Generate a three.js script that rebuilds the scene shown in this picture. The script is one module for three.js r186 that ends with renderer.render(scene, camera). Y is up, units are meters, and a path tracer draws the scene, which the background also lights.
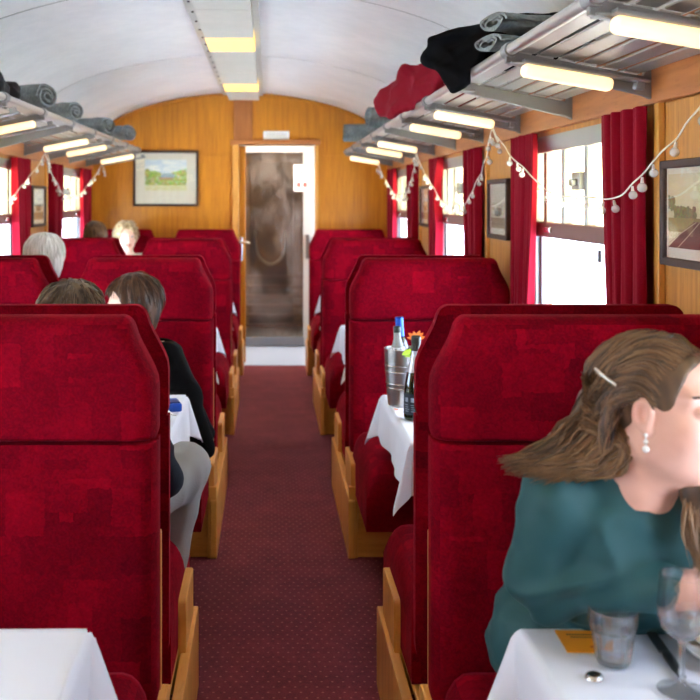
import * as THREE from 'three';
import { RoundedBoxGeometry } from 'three/addons/geometries/RoundedBoxGeometry.js';
import { mergeGeometries, mergeVertices } from 'three/addons/utils/BufferGeometryUtils.js';
import { RectAreaLightUniformsLib } from 'three/addons/lights/RectAreaLightUniformsLib.js';

// ---------- camera, sky, exposure ----------
// World: the camera stands at x = 0, z = 0 with eyes at 1.5 m and looks down the coach along -z. "d" below is depth, z = -d.
RectAreaLightUniformsLib.init();
const scene = new THREE.Scene();
const FPX = 990;
const camera = new THREE.PerspectiveCamera(2 * Math.atan(350 / FPX) * 180 / Math.PI, 1, 0.05, 400);
camera.position.set(0, 1.5, 0);
camera.setViewOffset(700, 700, 82, 150, 700, 700);
camera.focus = 2.7;
camera.userData.fStop = 4.8;
const renderer = new THREE.WebGLRenderer({ antialias: true });
renderer.toneMapping = THREE.LinearToneMapping;
renderer.toneMappingExposure = 1.42;
renderer.shadowMap.enabled = true;
const SKY = 9.5;           // radiance of the overcast sky
const RACK_LAMP = 6;      // radiance of each rack tube
const DUCT_LAMP = 3;

{ // hazy sun, along the line of the coach, so that it lights the ground outside and does not strike in
  const sun = new THREE.DirectionalLight('#cfe0ff', 114); sun.position.set(0.6, 30, 24); sun.target.position.set(0, 0, -5); sun.castShadow = true; sun.shadow.radius = 6; sun.shadow.mapSize.set(2048, 2048);
  Object.assign(sun.shadow.camera, { left: -20, right: 20, top: 20, bottom: -20, near: 1, far: 90 }); scene.add(sun, sun.target);
}

// ---------- small helpers ----------
function rng(seed) { let s = seed >>> 0; return () => { s = (s + 0x6d2b79f5) | 0; let t = Math.imul(s ^ (s >>> 15), 1 | s); t = (t + Math.imul(t ^ (t >>> 7), 61 | t)) ^ t; return ((t ^ (t >>> 14)) >>> 0) / 4294967296; }; }
const V = (x, y, z) => new THREE.Vector3(x, y, z);
const clamp = (x, a, b) => Math.min(b, Math.max(a, x));
const lerp = (a, b, t) => a + (b - a) * t;
const smooth = (a, b, x) => { const t = clamp((x - a) / (b - a), 0, 1); return t * t * (3 - 2 * t); };
const hash2 = (ix, iy, s) => { let h = Math.imul(ix, 374761393) + Math.imul(iy, 668265263) + Math.imul(s, 1442695041); h = Math.imul(h ^ (h >>> 13), 1274126177); h ^= h >>> 16; return (h >>> 0) / 4294967296; };
function vnoise(x, y, px, py, s) {          // value noise, periodic over px by py cells
  const ix = Math.floor(x), iy = Math.floor(y), fx = x - ix, fy = y - iy, u = fx * fx * (3 - 2 * fx), v = fy * fy * (3 - 2 * fy);
  const w = (a, p) => ((a % p) + p) % p;
  const a = hash2(w(ix, px), w(iy, py), s), b = hash2(w(ix + 1, px), w(iy, py), s), c = hash2(w(ix, px), w(iy + 1, py), s), d = hash2(w(ix + 1, px), w(iy + 1, py), s);
  return lerp(lerp(a, b, u), lerp(c, d, u), v);
}
function noise3(x, y, z, s = 1) {
  const iz = Math.floor(z), f = z - iz, t = f * f * (3 - 2 * f);
  return lerp(vnoise(x, y, 4096, 4096, s + iz * 7), vnoise(x, y, 4096, 4096, s + iz * 7 + 7), t) * 2 - 1;
}
const used = new Map();
function numbered(name) { const n = used.get(name) || 0; used.set(name, n + 1); return n ? `${name}_${String(n).padStart(3, '0')}` : name; }
function tag(o, label, category, group) { o.userData.label = label; o.userData.category = category; if (group) o.userData.group = group; return o; }
function thing(name, label, category, [x, y, z] = [0, 0, 0], turn = 0, group) {
  const o = new THREE.Group(); o.name = numbered(name); o.position.set(x, y, z); o.rotation.y = turn; scene.add(o);
  return tag(o, label, category, group);
}
function part(name, geo, mat, parent) {
  const m = new THREE.Mesh(Array.isArray(geo) ? merge(geo) : geo, mat); m.name = parent === scene ? numbered(name) : name;
  m.castShadow = m.receiveShadow = true; parent.add(m); return m;
}
function struct(name, geo, mat) { const m = part(name, geo, mat, scene); m.userData.kind = 'structure'; return m; }
function structGroup(name) { const o = new THREE.Group(); o.name = numbered(name); o.userData.kind = 'structure'; scene.add(o); return o; }
function copyOf(root, label, [x, y, z], turn = 0) {
  const c = root.clone(); c.name = numbered(root.name.replace(/_\d{3}$/, '')); c.position.set(x, y, z); c.rotation.set(0, turn, 0);
  c.userData = { ...root.userData, label }; scene.add(c); return c;
}
function merge(list) {
  return mergeGeometries(list.map((g) => {
    const h = g.index ? g.toNonIndexed() : g.clone();
    for (const k of Object.keys(h.attributes)) if (!['position', 'normal', 'uv', 'color'].includes(k)) h.deleteAttribute(k);
    if (!h.attributes.uv) h.setAttribute('uv', new THREE.BufferAttribute(new Float32Array(h.attributes.position.count * 2), 2));
    h.morphAttributes = {};
    return h;
  }), false);
}
// metric uv by the dominant axis of each triangle; grain: axis along which v runs
function boxUV(g, grain = 'y') {
  const h = g.index ? g.toNonIndexed() : g, p = h.attributes.position, uv = new Float32Array(p.count * 2), a = V(), b = V(), c = V();
  for (let i = 0; i < p.count; i += 3) {
    a.fromBufferAttribute(p, i); b.fromBufferAttribute(p, i + 1); c.fromBufferAttribute(p, i + 2);
    const n = b.clone().sub(a).cross(c.clone().sub(a)), ax = Math.abs(n.x), ay = Math.abs(n.y), az = Math.abs(n.z);
    const drop = ax >= ay && ax >= az ? 'x' : ay >= az ? 'y' : 'z';
    let rest = ['x', 'y', 'z'].filter((k) => k !== drop);
    const v = rest.includes(grain) ? grain : rest[1], u = rest.find((k) => k !== v);
    [a, b, c].forEach((q, k) => { uv[(i + k) * 2] = q[u]; uv[(i + k) * 2 + 1] = q[v]; });
  }
  h.setAttribute('uv', new THREE.BufferAttribute(uv, 2));
  return h;
}
function box(w, h, d, x, y, z, r = 0.004, grain = 'y', seg = 2) {
  const rr = Math.min(r, w / 2.01, h / 2.01, d / 2.01);
  const g = rr > 0 ? new RoundedBoxGeometry(w, h, d, seg, rr) : new THREE.BoxGeometry(w, h, d);
  g.translate(x, y, z); return boxUV(g, grain);
}
function between(x0, x1, y0, y1, z0, z1, r, grain) { return box(Math.abs(x1 - x0), Math.abs(y1 - y0), Math.abs(z1 - z0), (x0 + x1) / 2, (y0 + y1) / 2, (z0 + z1) / 2, r, grain); }
function outward(g) {       // turn a closed shape that came out inside out
  const p = g.attributes.position, ix = g.index ? g.index.array : null, n = ix ? ix.length : p.count, a = V(), b = V(), c = V(), at = (i) => (ix ? ix[i] : i); let v = 0;
  for (let i = 0; i < n; i += 3) { a.fromBufferAttribute(p, at(i)); b.fromBufferAttribute(p, at(i + 1)); c.fromBufferAttribute(p, at(i + 2)); v += a.dot(b.cross(c)); }
  if (v >= 0) return g;
  const h = g.index ? g.toNonIndexed() : g;
  for (const k of Object.keys(h.attributes)) { const t = h.attributes[k], s = t.itemSize; for (let i = 0; i < t.count; i += 3) for (let e = 0; e < s; e++) { const x = t.array[(i + 1) * s + e]; t.array[(i + 1) * s + e] = t.array[(i + 2) * s + e]; t.array[(i + 2) * s + e] = x; } if (k === 'normal') for (let i = 0; i < t.array.length; i++) t.array[i] *= -1; }
  return h;
}
function tube(points, r, seg = 32, sides = 8, closed = false) { return new THREE.TubeGeometry(new THREE.CatmullRomCurve3(points, closed), seg, r, sides, closed); }
function rod(a, b, r, sides = 10, r2 = r) {
  const d = b.clone().sub(a), g = new THREE.CylinderGeometry(r2, r, d.length(), sides);
  g.translate(0, d.length() / 2, 0); g.applyQuaternion(new THREE.Quaternion().setFromUnitVectors(V(0, 1, 0), d.normalize())); g.translate(a.x, a.y, a.z); return g;
}
function lathe(pts, seg = 40) { return new THREE.LatheGeometry(pts.map(([x, y]) => new THREE.Vector2(x, y)), seg); }

// ---------- textures ----------
function tex(w, h, fn, color = true, repeat = [1, 1]) {
  const data = new Uint8Array(w * h * 4);
  for (let y = 0; y < h; y++) for (let x = 0; x < w; x++) { const c = fn(x / w, y / h), o = (y * w + x) * 4; if (Array.isArray(c)) { data[o] = clamp(c[0], 0, 255); data[o + 1] = clamp(c[1], 0, 255); data[o + 2] = clamp(c[2], 0, 255); } else data[o] = data[o + 1] = data[o + 2] = clamp(c, 0, 1) * 255; data[o + 3] = 255; }
  const t = new THREE.DataTexture(data, w, h); t.wrapS = t.wrapT = THREE.RepeatWrapping; t.magFilter = THREE.LinearFilter; t.minFilter = THREE.LinearFilter; t.repeat.set(...repeat);
  if (color) t.colorSpace = THREE.SRGBColorSpace; t.needsUpdate = true; return t;
}
function canvasTex(w, h, draw) {
  const c = document.createElement('canvas'); c.width = w; c.height = h; draw(c.getContext('2d'), w, h);
  const t = new THREE.CanvasTexture(c); t.colorSpace = THREE.SRGBColorSpace; t.magFilter = THREE.LinearFilter; return t;
}
const mix3 = (a, b, t) => [lerp(a[0], b[0], t), lerp(a[1], b[1], t), lerp(a[2], b[2], t)];
const std = (o) => new THREE.MeshStandardMaterial(o);
const phys = (o) => new THREE.MeshPhysicalMaterial(o);

function woodTex(lo, hi, seed, across = 48, figure = 1) {          // grain runs along v
  return tex(512, 512, (u, v) => {
    const warp = vnoise(u * 6, v * 3, 6, 3, seed) * 0.5;
    let n = vnoise((u + warp * 0.02) * across, v * 4, across, 4, seed + 1) * 0.45 + vnoise(u * across * 3, v * 8, across * 3, 8, seed + 2) * 0.3 + vnoise(u * 8, v * 2, 8, 2, seed + 3) * 0.35 * figure;
    const pore = vnoise(u * 220, v * 26, 220, 26, seed + 4); n -= pore > 0.8 ? 0.16 : 0;
    return mix3(lo, hi, clamp(n, 0, 1));
  });
}
const veneerMap = woodTex([158, 96, 28], [212, 148, 62], 11, 64, 0.8);
const endVeneerMap = woodTex([178, 102, 12], [222, 146, 30], 17, 60, 0.6);
const oakMap = woodTex([194, 122, 46], [242, 180, 92], 23, 26, 1);
const fasciaMap = woodTex([150, 84, 36], [196, 124, 66], 29, 30, 1);
const velvetMap = (seed) => {
  const r = rng(seed), N = 96, cells = [];
  const grid = new Float32Array(N * N).fill(0.45);
  for (let k = 0; k < 130; k++) { const w = 5 + Math.floor(r() * 9), h = 4 + Math.floor(r() * 7), x = Math.floor(r() * N), y = Math.floor(r() * N), t = 0.12 + r() * 0.76; for (let j = 0; j < h; j++) for (let i = 0; i < w; i++) grid[((y + j) % N) * N + (x + i) % N] = t; }
  return tex(768, 768, (u, v) => {
    const gx = u * N + (vnoise(u * 160, v * 160, 160, 160, seed) - 0.5) * 0.5, gy = v * N + (vnoise(u * 160, v * 160, 160, 160, seed + 9) - 0.5) * 0.5;
    const t = grid[(((Math.floor(gy) % N) + N) % N) * N + ((Math.floor(gx) % N) + N) % N];
    const f = vnoise(u * 300, v * 300, 300, 300, seed + 1) * 0.34 + vnoise(u * 90, v * 90, 90, 90, seed + 2) * 0.22 + vnoise(u * 12, v * 12, 12, 12, seed + 3) * 0.35;
    return mix3([78, 0, 14], [160, 4, 30], clamp(t * 0.62 + f * 0.75 - 0.16, 0, 1));
  });
};
const velvetBump = tex(512, 512, (u, v) => vnoise(u * 256, v * 256, 256, 256, 5) * 0.6 + vnoise(u * 60, v * 60, 60, 60, 6) * 0.4, false, [2, 2]);
const carpetMap = tex(1024, 1024, (u, v) => {
  const n = vnoise(u * 400, v * 400, 400, 400, 41) * 0.5 + vnoise(u * 60, v * 60, 60, 60, 42) * 0.3 + vnoise(u * 9, v * 9, 9, 9, 43) * 0.35;
  let c = mix3([88, 24, 36], [142, 52, 62], clamp(n - 0.1, 0, 1));
  const N = 30, cx = u * N, row = Math.floor(v * N), sx = cx + (row % 2) * 0.5, du = (sx - Math.floor(sx) - 0.5), dv = v * N - row - 0.5;
  if (Math.hypot(du, dv) < 0.115) c = mix3(c, [196, 132, 116], 0.6);
  return c;
});
const fabricBump = tex(256, 256, (u, v) => 0.5 + 0.25 * Math.sin(u * Math.PI * 2 * 64) + 0.25 * Math.sin(v * Math.PI * 2 * 64), false, [6, 6]);
const greyCloth = tex(256, 256, (u, v) => { const n = vnoise(u * 128, v * 128, 128, 128, 71) * 0.6 + vnoise(u * 20, v * 20, 20, 20, 72) * 0.5; return mix3([88, 92, 92], [140, 144, 142], n); });
const ceilingMap = tex(512, 512, (u, v) => { const n = vnoise(u * 20, v * 20, 20, 20, 81) * 0.5 + vnoise(u * 90, v * 90, 90, 90, 82) * 0.25 + vnoise(u * 5, v * 5, 5, 5, 83) * 0.5; return mix3([228, 230, 232], [244, 245, 246], n); });
const grassMap = tex(512, 512, (u, v) => { const n = vnoise(u * 120, v * 120, 120, 120, 91) * 0.5 + vnoise(u * 18, v * 18, 18, 18, 92) * 0.6; return mix3([152, 160, 154], [208, 212, 210], n); });
const skinBump = tex(256, 256, (u, v) => vnoise(u * 128, v * 128, 128, 128, 95), false, [8, 8]);

const M = {
  veneer: std({ map: veneerMap, roughness: 0.42 }), endVeneer: std({ map: endVeneerMap, roughness: 0.4 }),
  oak: std({ map: oakMap, roughness: 0.38 }), fascia: std({ map: fasciaMap, roughness: 0.4 }),
  velvet: [7, 8, 9].map((s) => phys({ map: velvetMap(s), roughness: 0.92, bumpMap: velvetBump, bumpScale: 0.0012, sheen: 0.5, sheenColor: new THREE.Color(0.85, 0.09, 0.13), sheenRoughness: 0.35, specularIntensity: 0.1 })),
  carpet: std({ map: carpetMap, roughness: 0.95 }),
  ceiling: phys({ map: ceilingMap, roughness: 0.34, clearcoat: 0.25, clearcoatRoughness: 0.25 }),
  ductPaint: std({ color: '#d6d0c4', roughness: 0.5, map: ceilingMap }),
  darkGap: std({ color: '#3a3733', roughness: 0.8 }),
  alu: std({ color: '#a9aaa8', metalness: 0.75, roughness: 0.42 }),
  rackMetal: std({ color: '#8f8d8d', metalness: 0.55, roughness: 0.45 }),
  slat: std({ color: '#b5b0ab', metalness: 0.7, roughness: 0.36 }),
  steel: std({ color: '#c9c9c7', metalness: 1, roughness: 0.22 }),
  darkSteel: std({ color: '#77787a', metalness: 0.9, roughness: 0.3 }),
  bronze: std({ color: '#7d5a52', metalness: 0.3, roughness: 0.5 }),
  pane: phys({ color: '#ffffff', transmission: 1, roughness: 0, thickness: 0, ior: 1.45 }),
  creamPane: phys({ color: '#fff3cf', transmission: 1, roughness: 0, thickness: 0, ior: 1.45 }),
  glass: phys({ color: '#ffffff', transmission: 1, roughness: 0.01, thickness: 0.004, ior: 1.5, transparent: true, opacity: 0.72 }),
  linen: std({ color: '#dde0e8', roughness: 0.85, bumpMap: fabricBump, bumpScale: 0.0003 }),
  curtain: phys({ color: '#7c061a', roughness: 0.9, specularIntensity: 0.2, bumpMap: velvetBump, bumpScale: 0.001, sheen: 0.6, sheenColor: new THREE.Color(0.9, 0.15, 0.2), sheenRoughness: 0.5, side: THREE.DoubleSide }),
  white: std({ color: '#eeeeea', roughness: 0.6 }), grey: std({ color: '#6d7278', roughness: 0.6 }), black: std({ color: '#101012', roughness: 0.85 }),
  greyCloth: std({ map: greyCloth, roughness: 0.95 }), frame: std({ color: '#3c2418', roughness: 0.55 }),
};
// ---------- the coach shell ----------
const XL = -1.61, XR = 1.11, CX = -0.25, DEND = 8.97, DBACK = -2.35, BAY = 2.18;
const WIN = [-0.83, 1.35, 3.53, 5.71, 7.89];      // depth of the window centres
const WH = 0.60, WY0 = 0.80, WY1 = 1.735;
{ // sky: even overcast with soft clouds
  const W = 256, H = 128, data = new Float32Array(W * H * 4);
  for (let y = 0; y < H; y++) for (let x = 0; x < W; x++) {
    const el = ((y + 0.5) / H - 0.5) * Math.PI, up = Math.max(0, Math.sin(el));
    const c = vnoise(x / W * 12, y / H * 10, 12, 999, 3) * 0.6 + vnoise(x / W * 32, y / H * 24, 32, 999, 4) * 0.4, L = SKY * (0.86 + 0.22 * up) * (0.93 + 0.14 * c), o = (y * W + x) * 4;
    data[o] = L * 0.81; data[o + 1] = L * 0.97; data[o + 2] = L * 1.26; data[o + 3] = 1;
  }
  const t = new THREE.DataTexture(data, W, H, THREE.RGBAFormat, THREE.FloatType); t.mapping = THREE.EquirectangularReflectionMapping; t.magFilter = THREE.LinearFilter; t.needsUpdate = true;
  scene.background = t;
}
{ // ground outside, with a low bank along the right of the line
  const g = new THREE.PlaneGeometry(160, 160, 120, 120); g.rotateX(-Math.PI / 2);
  const p = g.attributes.position, uv = g.attributes.uv;
  for (let i = 0; i < p.count; i++) {
    const x = p.getX(i), z = p.getZ(i), n = noise3(x * 0.15, z * 0.15, 0.5, 60) * 0.35 + noise3(x * 0.6, z * 0.6, 2.5, 61) * 0.1;
    p.setY(i, -1.25 + n + (x > 0 ? smooth(4, 16, x) * 2.6 : smooth(6, 40, -x) * 1.5)); uv.setXY(i, x / 3, z / 3);
  }
  g.computeVertexNormals();
  const o = struct('ground', g, std({ map: grassMap, roughness: 1 })); o.position.z = -5;
}
struct('floor', [between(XL - 0.08, XR + 0.08, -0.06, 0, -DBACK, -DEND, 0, 'z')], M.carpet);
function sideWall(x0, x1, name) {
  const s = new THREE.Shape(); s.moveTo(DBACK, -0.06); s.lineTo(DEND + 1.4, -0.06); s.lineTo(DEND + 1.4, 2.0); s.lineTo(DBACK, 2.0); s.closePath();
  for (const [c, WH] of [...WIN.map((c) => [c, 0.6]), [9.56, 0.3]]) { const h = new THREE.Path(), r = 0.06; h.moveTo(c - WH + r, WY0); h.lineTo(c + WH - r, WY0); h.quadraticCurveTo(c + WH, WY0, c + WH, WY0 + r); h.lineTo(c + WH, WY1 - r); h.quadraticCurveTo(c + WH, WY1, c + WH - r, WY1); h.lineTo(c - WH + r, WY1); h.quadraticCurveTo(c - WH, WY1, c - WH, WY1 - r); h.lineTo(c - WH, WY0 + r); h.quadraticCurveTo(c - WH, WY0, c - WH + r, WY0); s.holes.push(h); }
  const g = new THREE.ExtrudeGeometry(s, { depth: x1 - x0, bevelEnabled: false, curveSegments: 6 });
  g.rotateY(Math.PI / 2); g.translate(x0, 0, 0);           // shape x -> -z
  const root = struct(name, boxUV(g, 'y'), M.veneer);
  const inner = name === 'wall_right' ? x0 : x1, s2 = name === 'wall_right' ? -1 : 1;
  // lining between the windows: a veneer panel, and a strip at either side of each window
  for (let k = 0; k < 5; k++) {
    const c = WIN[k] + BAY / 2; if (c < 1) continue;
    const half = Math.min(BAY / 2 - WH - 0.19, DEND - c - 0.01);
    part('veneer_panel', between(inner, inner + s2 * 0.008, 0.3, 1.77, -(c - BAY / 2 + WH + 0.19), -(c + half), 0.003), M.veneer, root);
  }
  for (const c of WIN) for (const e of [-1, 1]) { if (c < 1) continue; part('trim_strip', between(inner, inner + s2 * 0.02, 0.6, 1.775, -(c + e * (WH + 0.13)), -(c + e * (WH + 0.165)), 0.004), M.oak, root); }
  part('fascia_board', between(inner, inner + s2 * 0.028, 1.772, 1.985, -DBACK, -DEND, 0.006, 'z'), M.fascia, root);
  part('skirting_board', between(inner, inner + s2 * 0.015, 0, 0.1, -DBACK, -DEND, 0.003, 'z'), M.oak, root);
  return root;
}
sideWall(XR, XR + 0.075, 'wall_right'); sideWall(XL - 0.075, XL, 'wall_left');

// ceiling: curved painted panels, one to a bay, with cover strips over the joints, and the duct down the middle
const PROFILE = [[0, 2.47], [0.3, 2.456], [0.62, 2.408], [0.92, 2.328], [1.13, 2.235], [1.265, 2.13], [1.335, 2.02], [1.36, 1.93]];
const arch = new THREE.SplineCurve([...PROFILE.slice(1).reverse().map(([x, y]) => new THREE.Vector2(-x, y)), ...PROFILE.map(([x, y]) => new THREE.Vector2(x, y))]).getPoints(64);
function archSlab(t0, t1, d0, d1) {     // a curved slab between offsets t0 and t1 above the arch
  const pts = [], nrm = (i) => { const a = arch[Math.max(0, i - 1)], b = arch[Math.min(arch.length - 1, i + 1)], t = b.clone().sub(a).normalize(); return new THREE.Vector2(-t.y, t.x); };
  const s = new THREE.Shape(arch.map((p, i) => p.clone().addScaledVector(nrm(i), t0)).concat(arch.map((p, i) => p.clone().addScaledVector(nrm(i), t1)).reverse()));
  const g = new THREE.ExtrudeGeometry(s, { depth: d1 - d0, bevelEnabled: false }); g.translate(CX, 0, -d1);
  g.deleteAttribute('normal'); g.deleteAttribute('uv'); const m = mergeVertices(g, 1e-5); m.computeVertexNormals();
  return boxUV(creased(m), 'z');
}
function creased(g, cut = 0.6) {        // smooth where faces bend gently, sharp elsewhere
  const h = g.index ? g.toNonIndexed() : g.clone(), p = h.attributes.position, n = new Float32Array(p.count * 3), map = new Map(), fn = [], a = V(), b = V(), c = V();
  const key = (i) => `${Math.round(p.getX(i) * 2e4)},${Math.round(p.getY(i) * 2e4)},${Math.round(p.getZ(i) * 2e4)}`;
  for (let i = 0; i < p.count; i += 3) { a.fromBufferAttribute(p, i); b.fromBufferAttribute(p, i + 1); c.fromBufferAttribute(p, i + 2); const f = b.clone().sub(a).cross(c.clone().sub(a)); fn.push(f); for (let k = 0; k < 3; k++) { const q = key(i + k); if (!map.has(q)) map.set(q, []); map.get(q).push(f); } }
  const keys = []; for (let i = 0; i < p.count; i++) keys.push(key(i));
  for (let i = 0; i < p.count; i++) { const f = fn[Math.floor(i / 3)], fl = f.length() || 1, s = V(); for (const q of map.get(keys[i])) if (q.dot(f) / (fl * (q.length() || 1)) > cut) s.add(q); s.normalize(); n[i * 3] = s.x; n[i * 3 + 1] = s.y; n[i * 3 + 2] = s.z; }
  h.setAttribute('normal', new THREE.BufferAttribute(n, 3)); return h;
}
{
  const c = structGroup('ceiling');
  part('roof_shell', archSlab(0.045, 0.1, DBACK, DEND + 1.4), M.darkGap, c);
  const joints = [DBACK, -2.06, 0.12, 2.3, 4.46, 6.62, 8.6, DEND];
  for (let i = 0; i + 1 < joints.length; i++) part('ceiling_panel', archSlab(0, 0.045, joints[i] + 0.007, joints[i + 1] - 0.007), M.ceiling, c);
  for (const j of joints.slice(1, -1)) part('joint_seal', archSlab(0.0015, 0.04, j - 0.0068, j + 0.0068), M.darkGap, c);
  // the duct: side cheeks, flat bottom boards with a joint at each, and a screwed strip at its left
  const x0 = -0.352, x1 = -0.08, y = 2.402, cuts = [DBACK, 0.33, 1.15, 1.65, 2.5, 3.34, 3.84, 4.69, 5.52, 6.02, 6.97, 7.72, 8.2, DEND], lit = [1.15, 3.34, 5.52, 7.72];
  for (let i = 0; i + 1 < cuts.length; i++) if (!lit.includes(cuts[i])) {
    part('duct_board', between(x0, x1, y, y + 0.012, -(cuts[i] + 0.002), -(cuts[i + 1] - 0.002), 0.003), M.ductPaint, c);
    part('duct_cheek', [between(x0, x0 + 0.012, y + 0.008, 2.5, -(cuts[i] + 0.002), -(cuts[i + 1] - 0.002), 0.003), between(x1 - 0.012, x1, y + 0.008, 2.5, -(cuts[i] + 0.002), -(cuts[i + 1] - 0.002), 0.003)], M.ductPaint, c);
  }
  part('duct_strip', [between(x0 - 0.055, x0 - 0.002, 2.448, 2.462, -DBACK, -DEND, 0.003)], M.ductPaint, c);
  part('duct_strip', [between(x1 + 0.002, x1 + 0.035, 2.44, 2.455, -DBACK, -DEND, 0.003)], M.ductPaint, c);
  for (let d = 4.2; d < 8.9; d += 0.26) { const g = new THREE.CylinderGeometry(0.0065, 0.0065, 0.006, 10); g.translate(x0 - 0.028, 2.446, -d); part('screw_head', g, M.darkGap, c); }
  const shade = std({ color: '#f5d68a', roughness: 0.5, emissive: '#ffcb55', emissiveIntensity: 0.95 });
  const says = { 5.52: 'nearer yellow lit panel set into the white ceiling duct', 7.72: 'farther yellow lit panel in the ceiling duct, close to the end wall', 3.34: 'yellow lit ceiling duct panel above the right champagne table', 1.15: 'yellow lit ceiling duct panel above the nearest tables' };
  for (const d of lit) {
    const t = thing('ceiling_light', says[d], 'light', [(x0 + x1) / 2, y, -(d + 0.245)], 0, undefined), w = (x1 - x0) / 2;
    part('diffuser', [box(w * 2, 0.012, 0.486, 0, 0.004, 0, 0.004), box(0.012, 0.085, 0.486, w - 0.005, 0.045, 0, 0.004), box(0.012, 0.085, 0.486, -w + 0.005, 0.045, 0, 0.004)], shade, t);
    part('tray', box(w * 2 - 0.03, 0.006, 0.44, 0, 0.06, 0, 0.002), M.ductPaint, t);
    const l = new THREE.RectAreaLight('#ffd27a', DUCT_LAMP, w * 1.9, 0.46); l.position.set(0, -0.012, 0); l.rotation.set(-Math.PI / 2, 0, 0); t.add(l);
  }
}
// end wall with the doorway, vestibule beyond
{
  const dx0 = -0.262, dx1 = 0.425, top = 2.0;
  const s = new THREE.Shape(); s.moveTo(XL - 0.07, -0.06); s.lineTo(dx0, -0.06); s.lineTo(dx0, top); s.lineTo(dx1, top); s.lineTo(dx1, -0.06); s.lineTo(XR + 0.07, -0.06); s.lineTo(XR + 0.07, 1.9);
  for (const p of arch.slice().reverse()) s.lineTo(CX + p.x * 1.01, p.y + 0.03); s.lineTo(XL - 0.07, 1.9); s.closePath();
  const g = new THREE.ExtrudeGeometry(s, { depth: 0.05, bevelEnabled: false }); g.translate(0, 0, -DEND - 0.05);
  const w = struct('wall_end', boxUV(g, 'y'), M.endVeneer);
  part('batten', between(-0.31, -0.14, 2.04, 2.41, -DEND, -DEND + 0.018, 0.004), M.fascia, w);
  part('veneer_panel', between(XL + 0.01, -0.34, 0.06, 1.9, -DEND, -DEND + 0.006, 0.003), M.endVeneer, w);
  part('veneer_panel', between(0.5, XR - 0.01, 0.06, 1.9, -DEND, -DEND + 0.006, 0.003), M.endVeneer, w);
  const arc = []; for (const p of arch) arc.push(V(CX + p.x * 0.985, p.y - 0.015, -DEND + 0.01)); part('ceiling_bead', tube(arc, 0.012, 80, 6), M.endVeneer, w);
  const tr = structGroup('trim_1');
  part('door_jamb', between(dx0 - 0.06, dx0, 0, top, -DEND - 0.05, -DEND + 0.03, 0.005), M.oak, tr);
  part('door_jamb', between(dx1, dx1 + 0.03, 0, top, -DEND - 0.05, -DEND + 0.02, 0.005), M.oak, tr);
  part('door_head', between(dx0 - 0.08, dx1 + 0.05, top, top + 0.045, -DEND - 0.05, -DEND + 0.035, 0.006, 'x'), M.fascia, tr);
  // sliding door, pushed back into the wall so that only its leading stile shows
  const sl = structGroup('door_1');
  part('door_stile', between(dx0 - 0.05, dx0 + 0.058, 0.02, top - 0.01, -DEND - 0.075, -DEND - 0.052, 0.006), M.endVeneer, sl);
  const hd = part('door_handle', [between(dx0 - 0.015, dx0 + 0.03, 0.94, 1.17, -DEND - 0.05, -DEND - 0.035, 0.006), rod(V(dx0 + 0.005, 1.12, -DEND - 0.04), V(dx0 + 0.005, 1.12, -DEND + 0.02), 0.012), rod(V(dx0 - 0.01, 1.12, -DEND + 0.02), V(dx0 + 0.1, 1.11, -DEND + 0.02), 0.011)], M.steel, sl);
  // vestibule
  const dV = 10.12, vw = std({ color: '#cfc9bd', roughness: 0.5 });
  struct('floor_vestibule', between(XL, XR, -0.06, 0.002, -DEND - 0.002, -dV - 1.6, 0, 'z'), std({ color: '#b4c0cc', roughness: 0.35 }));
  const vs = structGroup('wall_vestibule');
  part('partition', between(XL, -0.36, 0, 2.35, -dV, -dV - 0.05, 0.003), vw, vs);
  part('partition', between(0.47, XR, 0, 2.35, -dV, -dV - 0.05, 0.003), vw, vs);
  part('partition', between(-0.36, 0.47, 2.06, 2.35, -dV, -dV - 0.05, 0.003), vw, vs);
  part('vestibule_ceiling', between(XL, XR, 2.35, 2.4, -DEND - 0.05, -dV - 1.6, 0.003), vw, vs);
  const vl = thing('vestibule_light', 'ceiling lamp of the vestibule behind the end doorway', 'light', [0.08, 2.35, -9.55]);
  part('lamp_shade', box(0.3, 0.03, 0.3, 0, -0.016, 0, 0.01), std({ color: '#fff4e0', emissive: '#fff0d8', emissiveIntensity: 1.2, roughness: 0.5 }), vl);
  { const l = new THREE.RectAreaLight('#fff1dc', 85, 0.28, 0.28); l.position.set(0, -0.035, 0); l.rotation.x = -Math.PI / 2; vl.add(l); }
  const gw = std({ color: '#857468', roughness: 0.7 });
  part('gangway_side', between(-0.5, -0.46, 0, 2.35, -dV - 0.05, -dV - 1.6, 0.003), gw, vs);
  part('gangway_side', between(0.56, 0.6, 0, 2.35, -dV - 0.05, -dV - 1.6, 0.003), gw, vs);
  part('gangway_end', between(-0.5, 0.6, 0, 2.35, -dV - 1.55, -dV - 1.6, 0.003), gw, vs);
  // fittings on the gangway end: a next-coach door with a window, and a hanging cable loop
  part('gangway_door', [between(-0.22, 0.3, 0.05, 1.95, -dV - 1.52, -dV - 1.55, 0.01)], std({ color: '#5f5149', roughness: 0.6 }), vs);
  part('gangway_bellows', [0, 1, 2, 3, 4, 5].map((k) => between(-0.46, 0.56, 0.06 + k * 0.11, 0.1 + k * 0.11, -dV - 1.1 - 0.02 * (k % 2), -dV - 1.14, 0.01)), std({ color: '#6f5a54', roughness: 0.8 }), vs);
  part('cable_loop', tube([V(-0.15, 1.15, -dV - 1.3), V(-0.1, 0.85, -dV - 1.3), V(0.03, 0.76, -dV - 1.3), V(0.16, 0.85, -dV - 1.3), V(0.2, 1.15, -dV - 1.3)], 0.018, 30), M.alu, vs);
  // glazed swing door on the vestibule's far side
  const d2 = structGroup('door_2'), f = std({ color: '#b9b8b2', metalness: 0.3, roughness: 0.45 });
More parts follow.
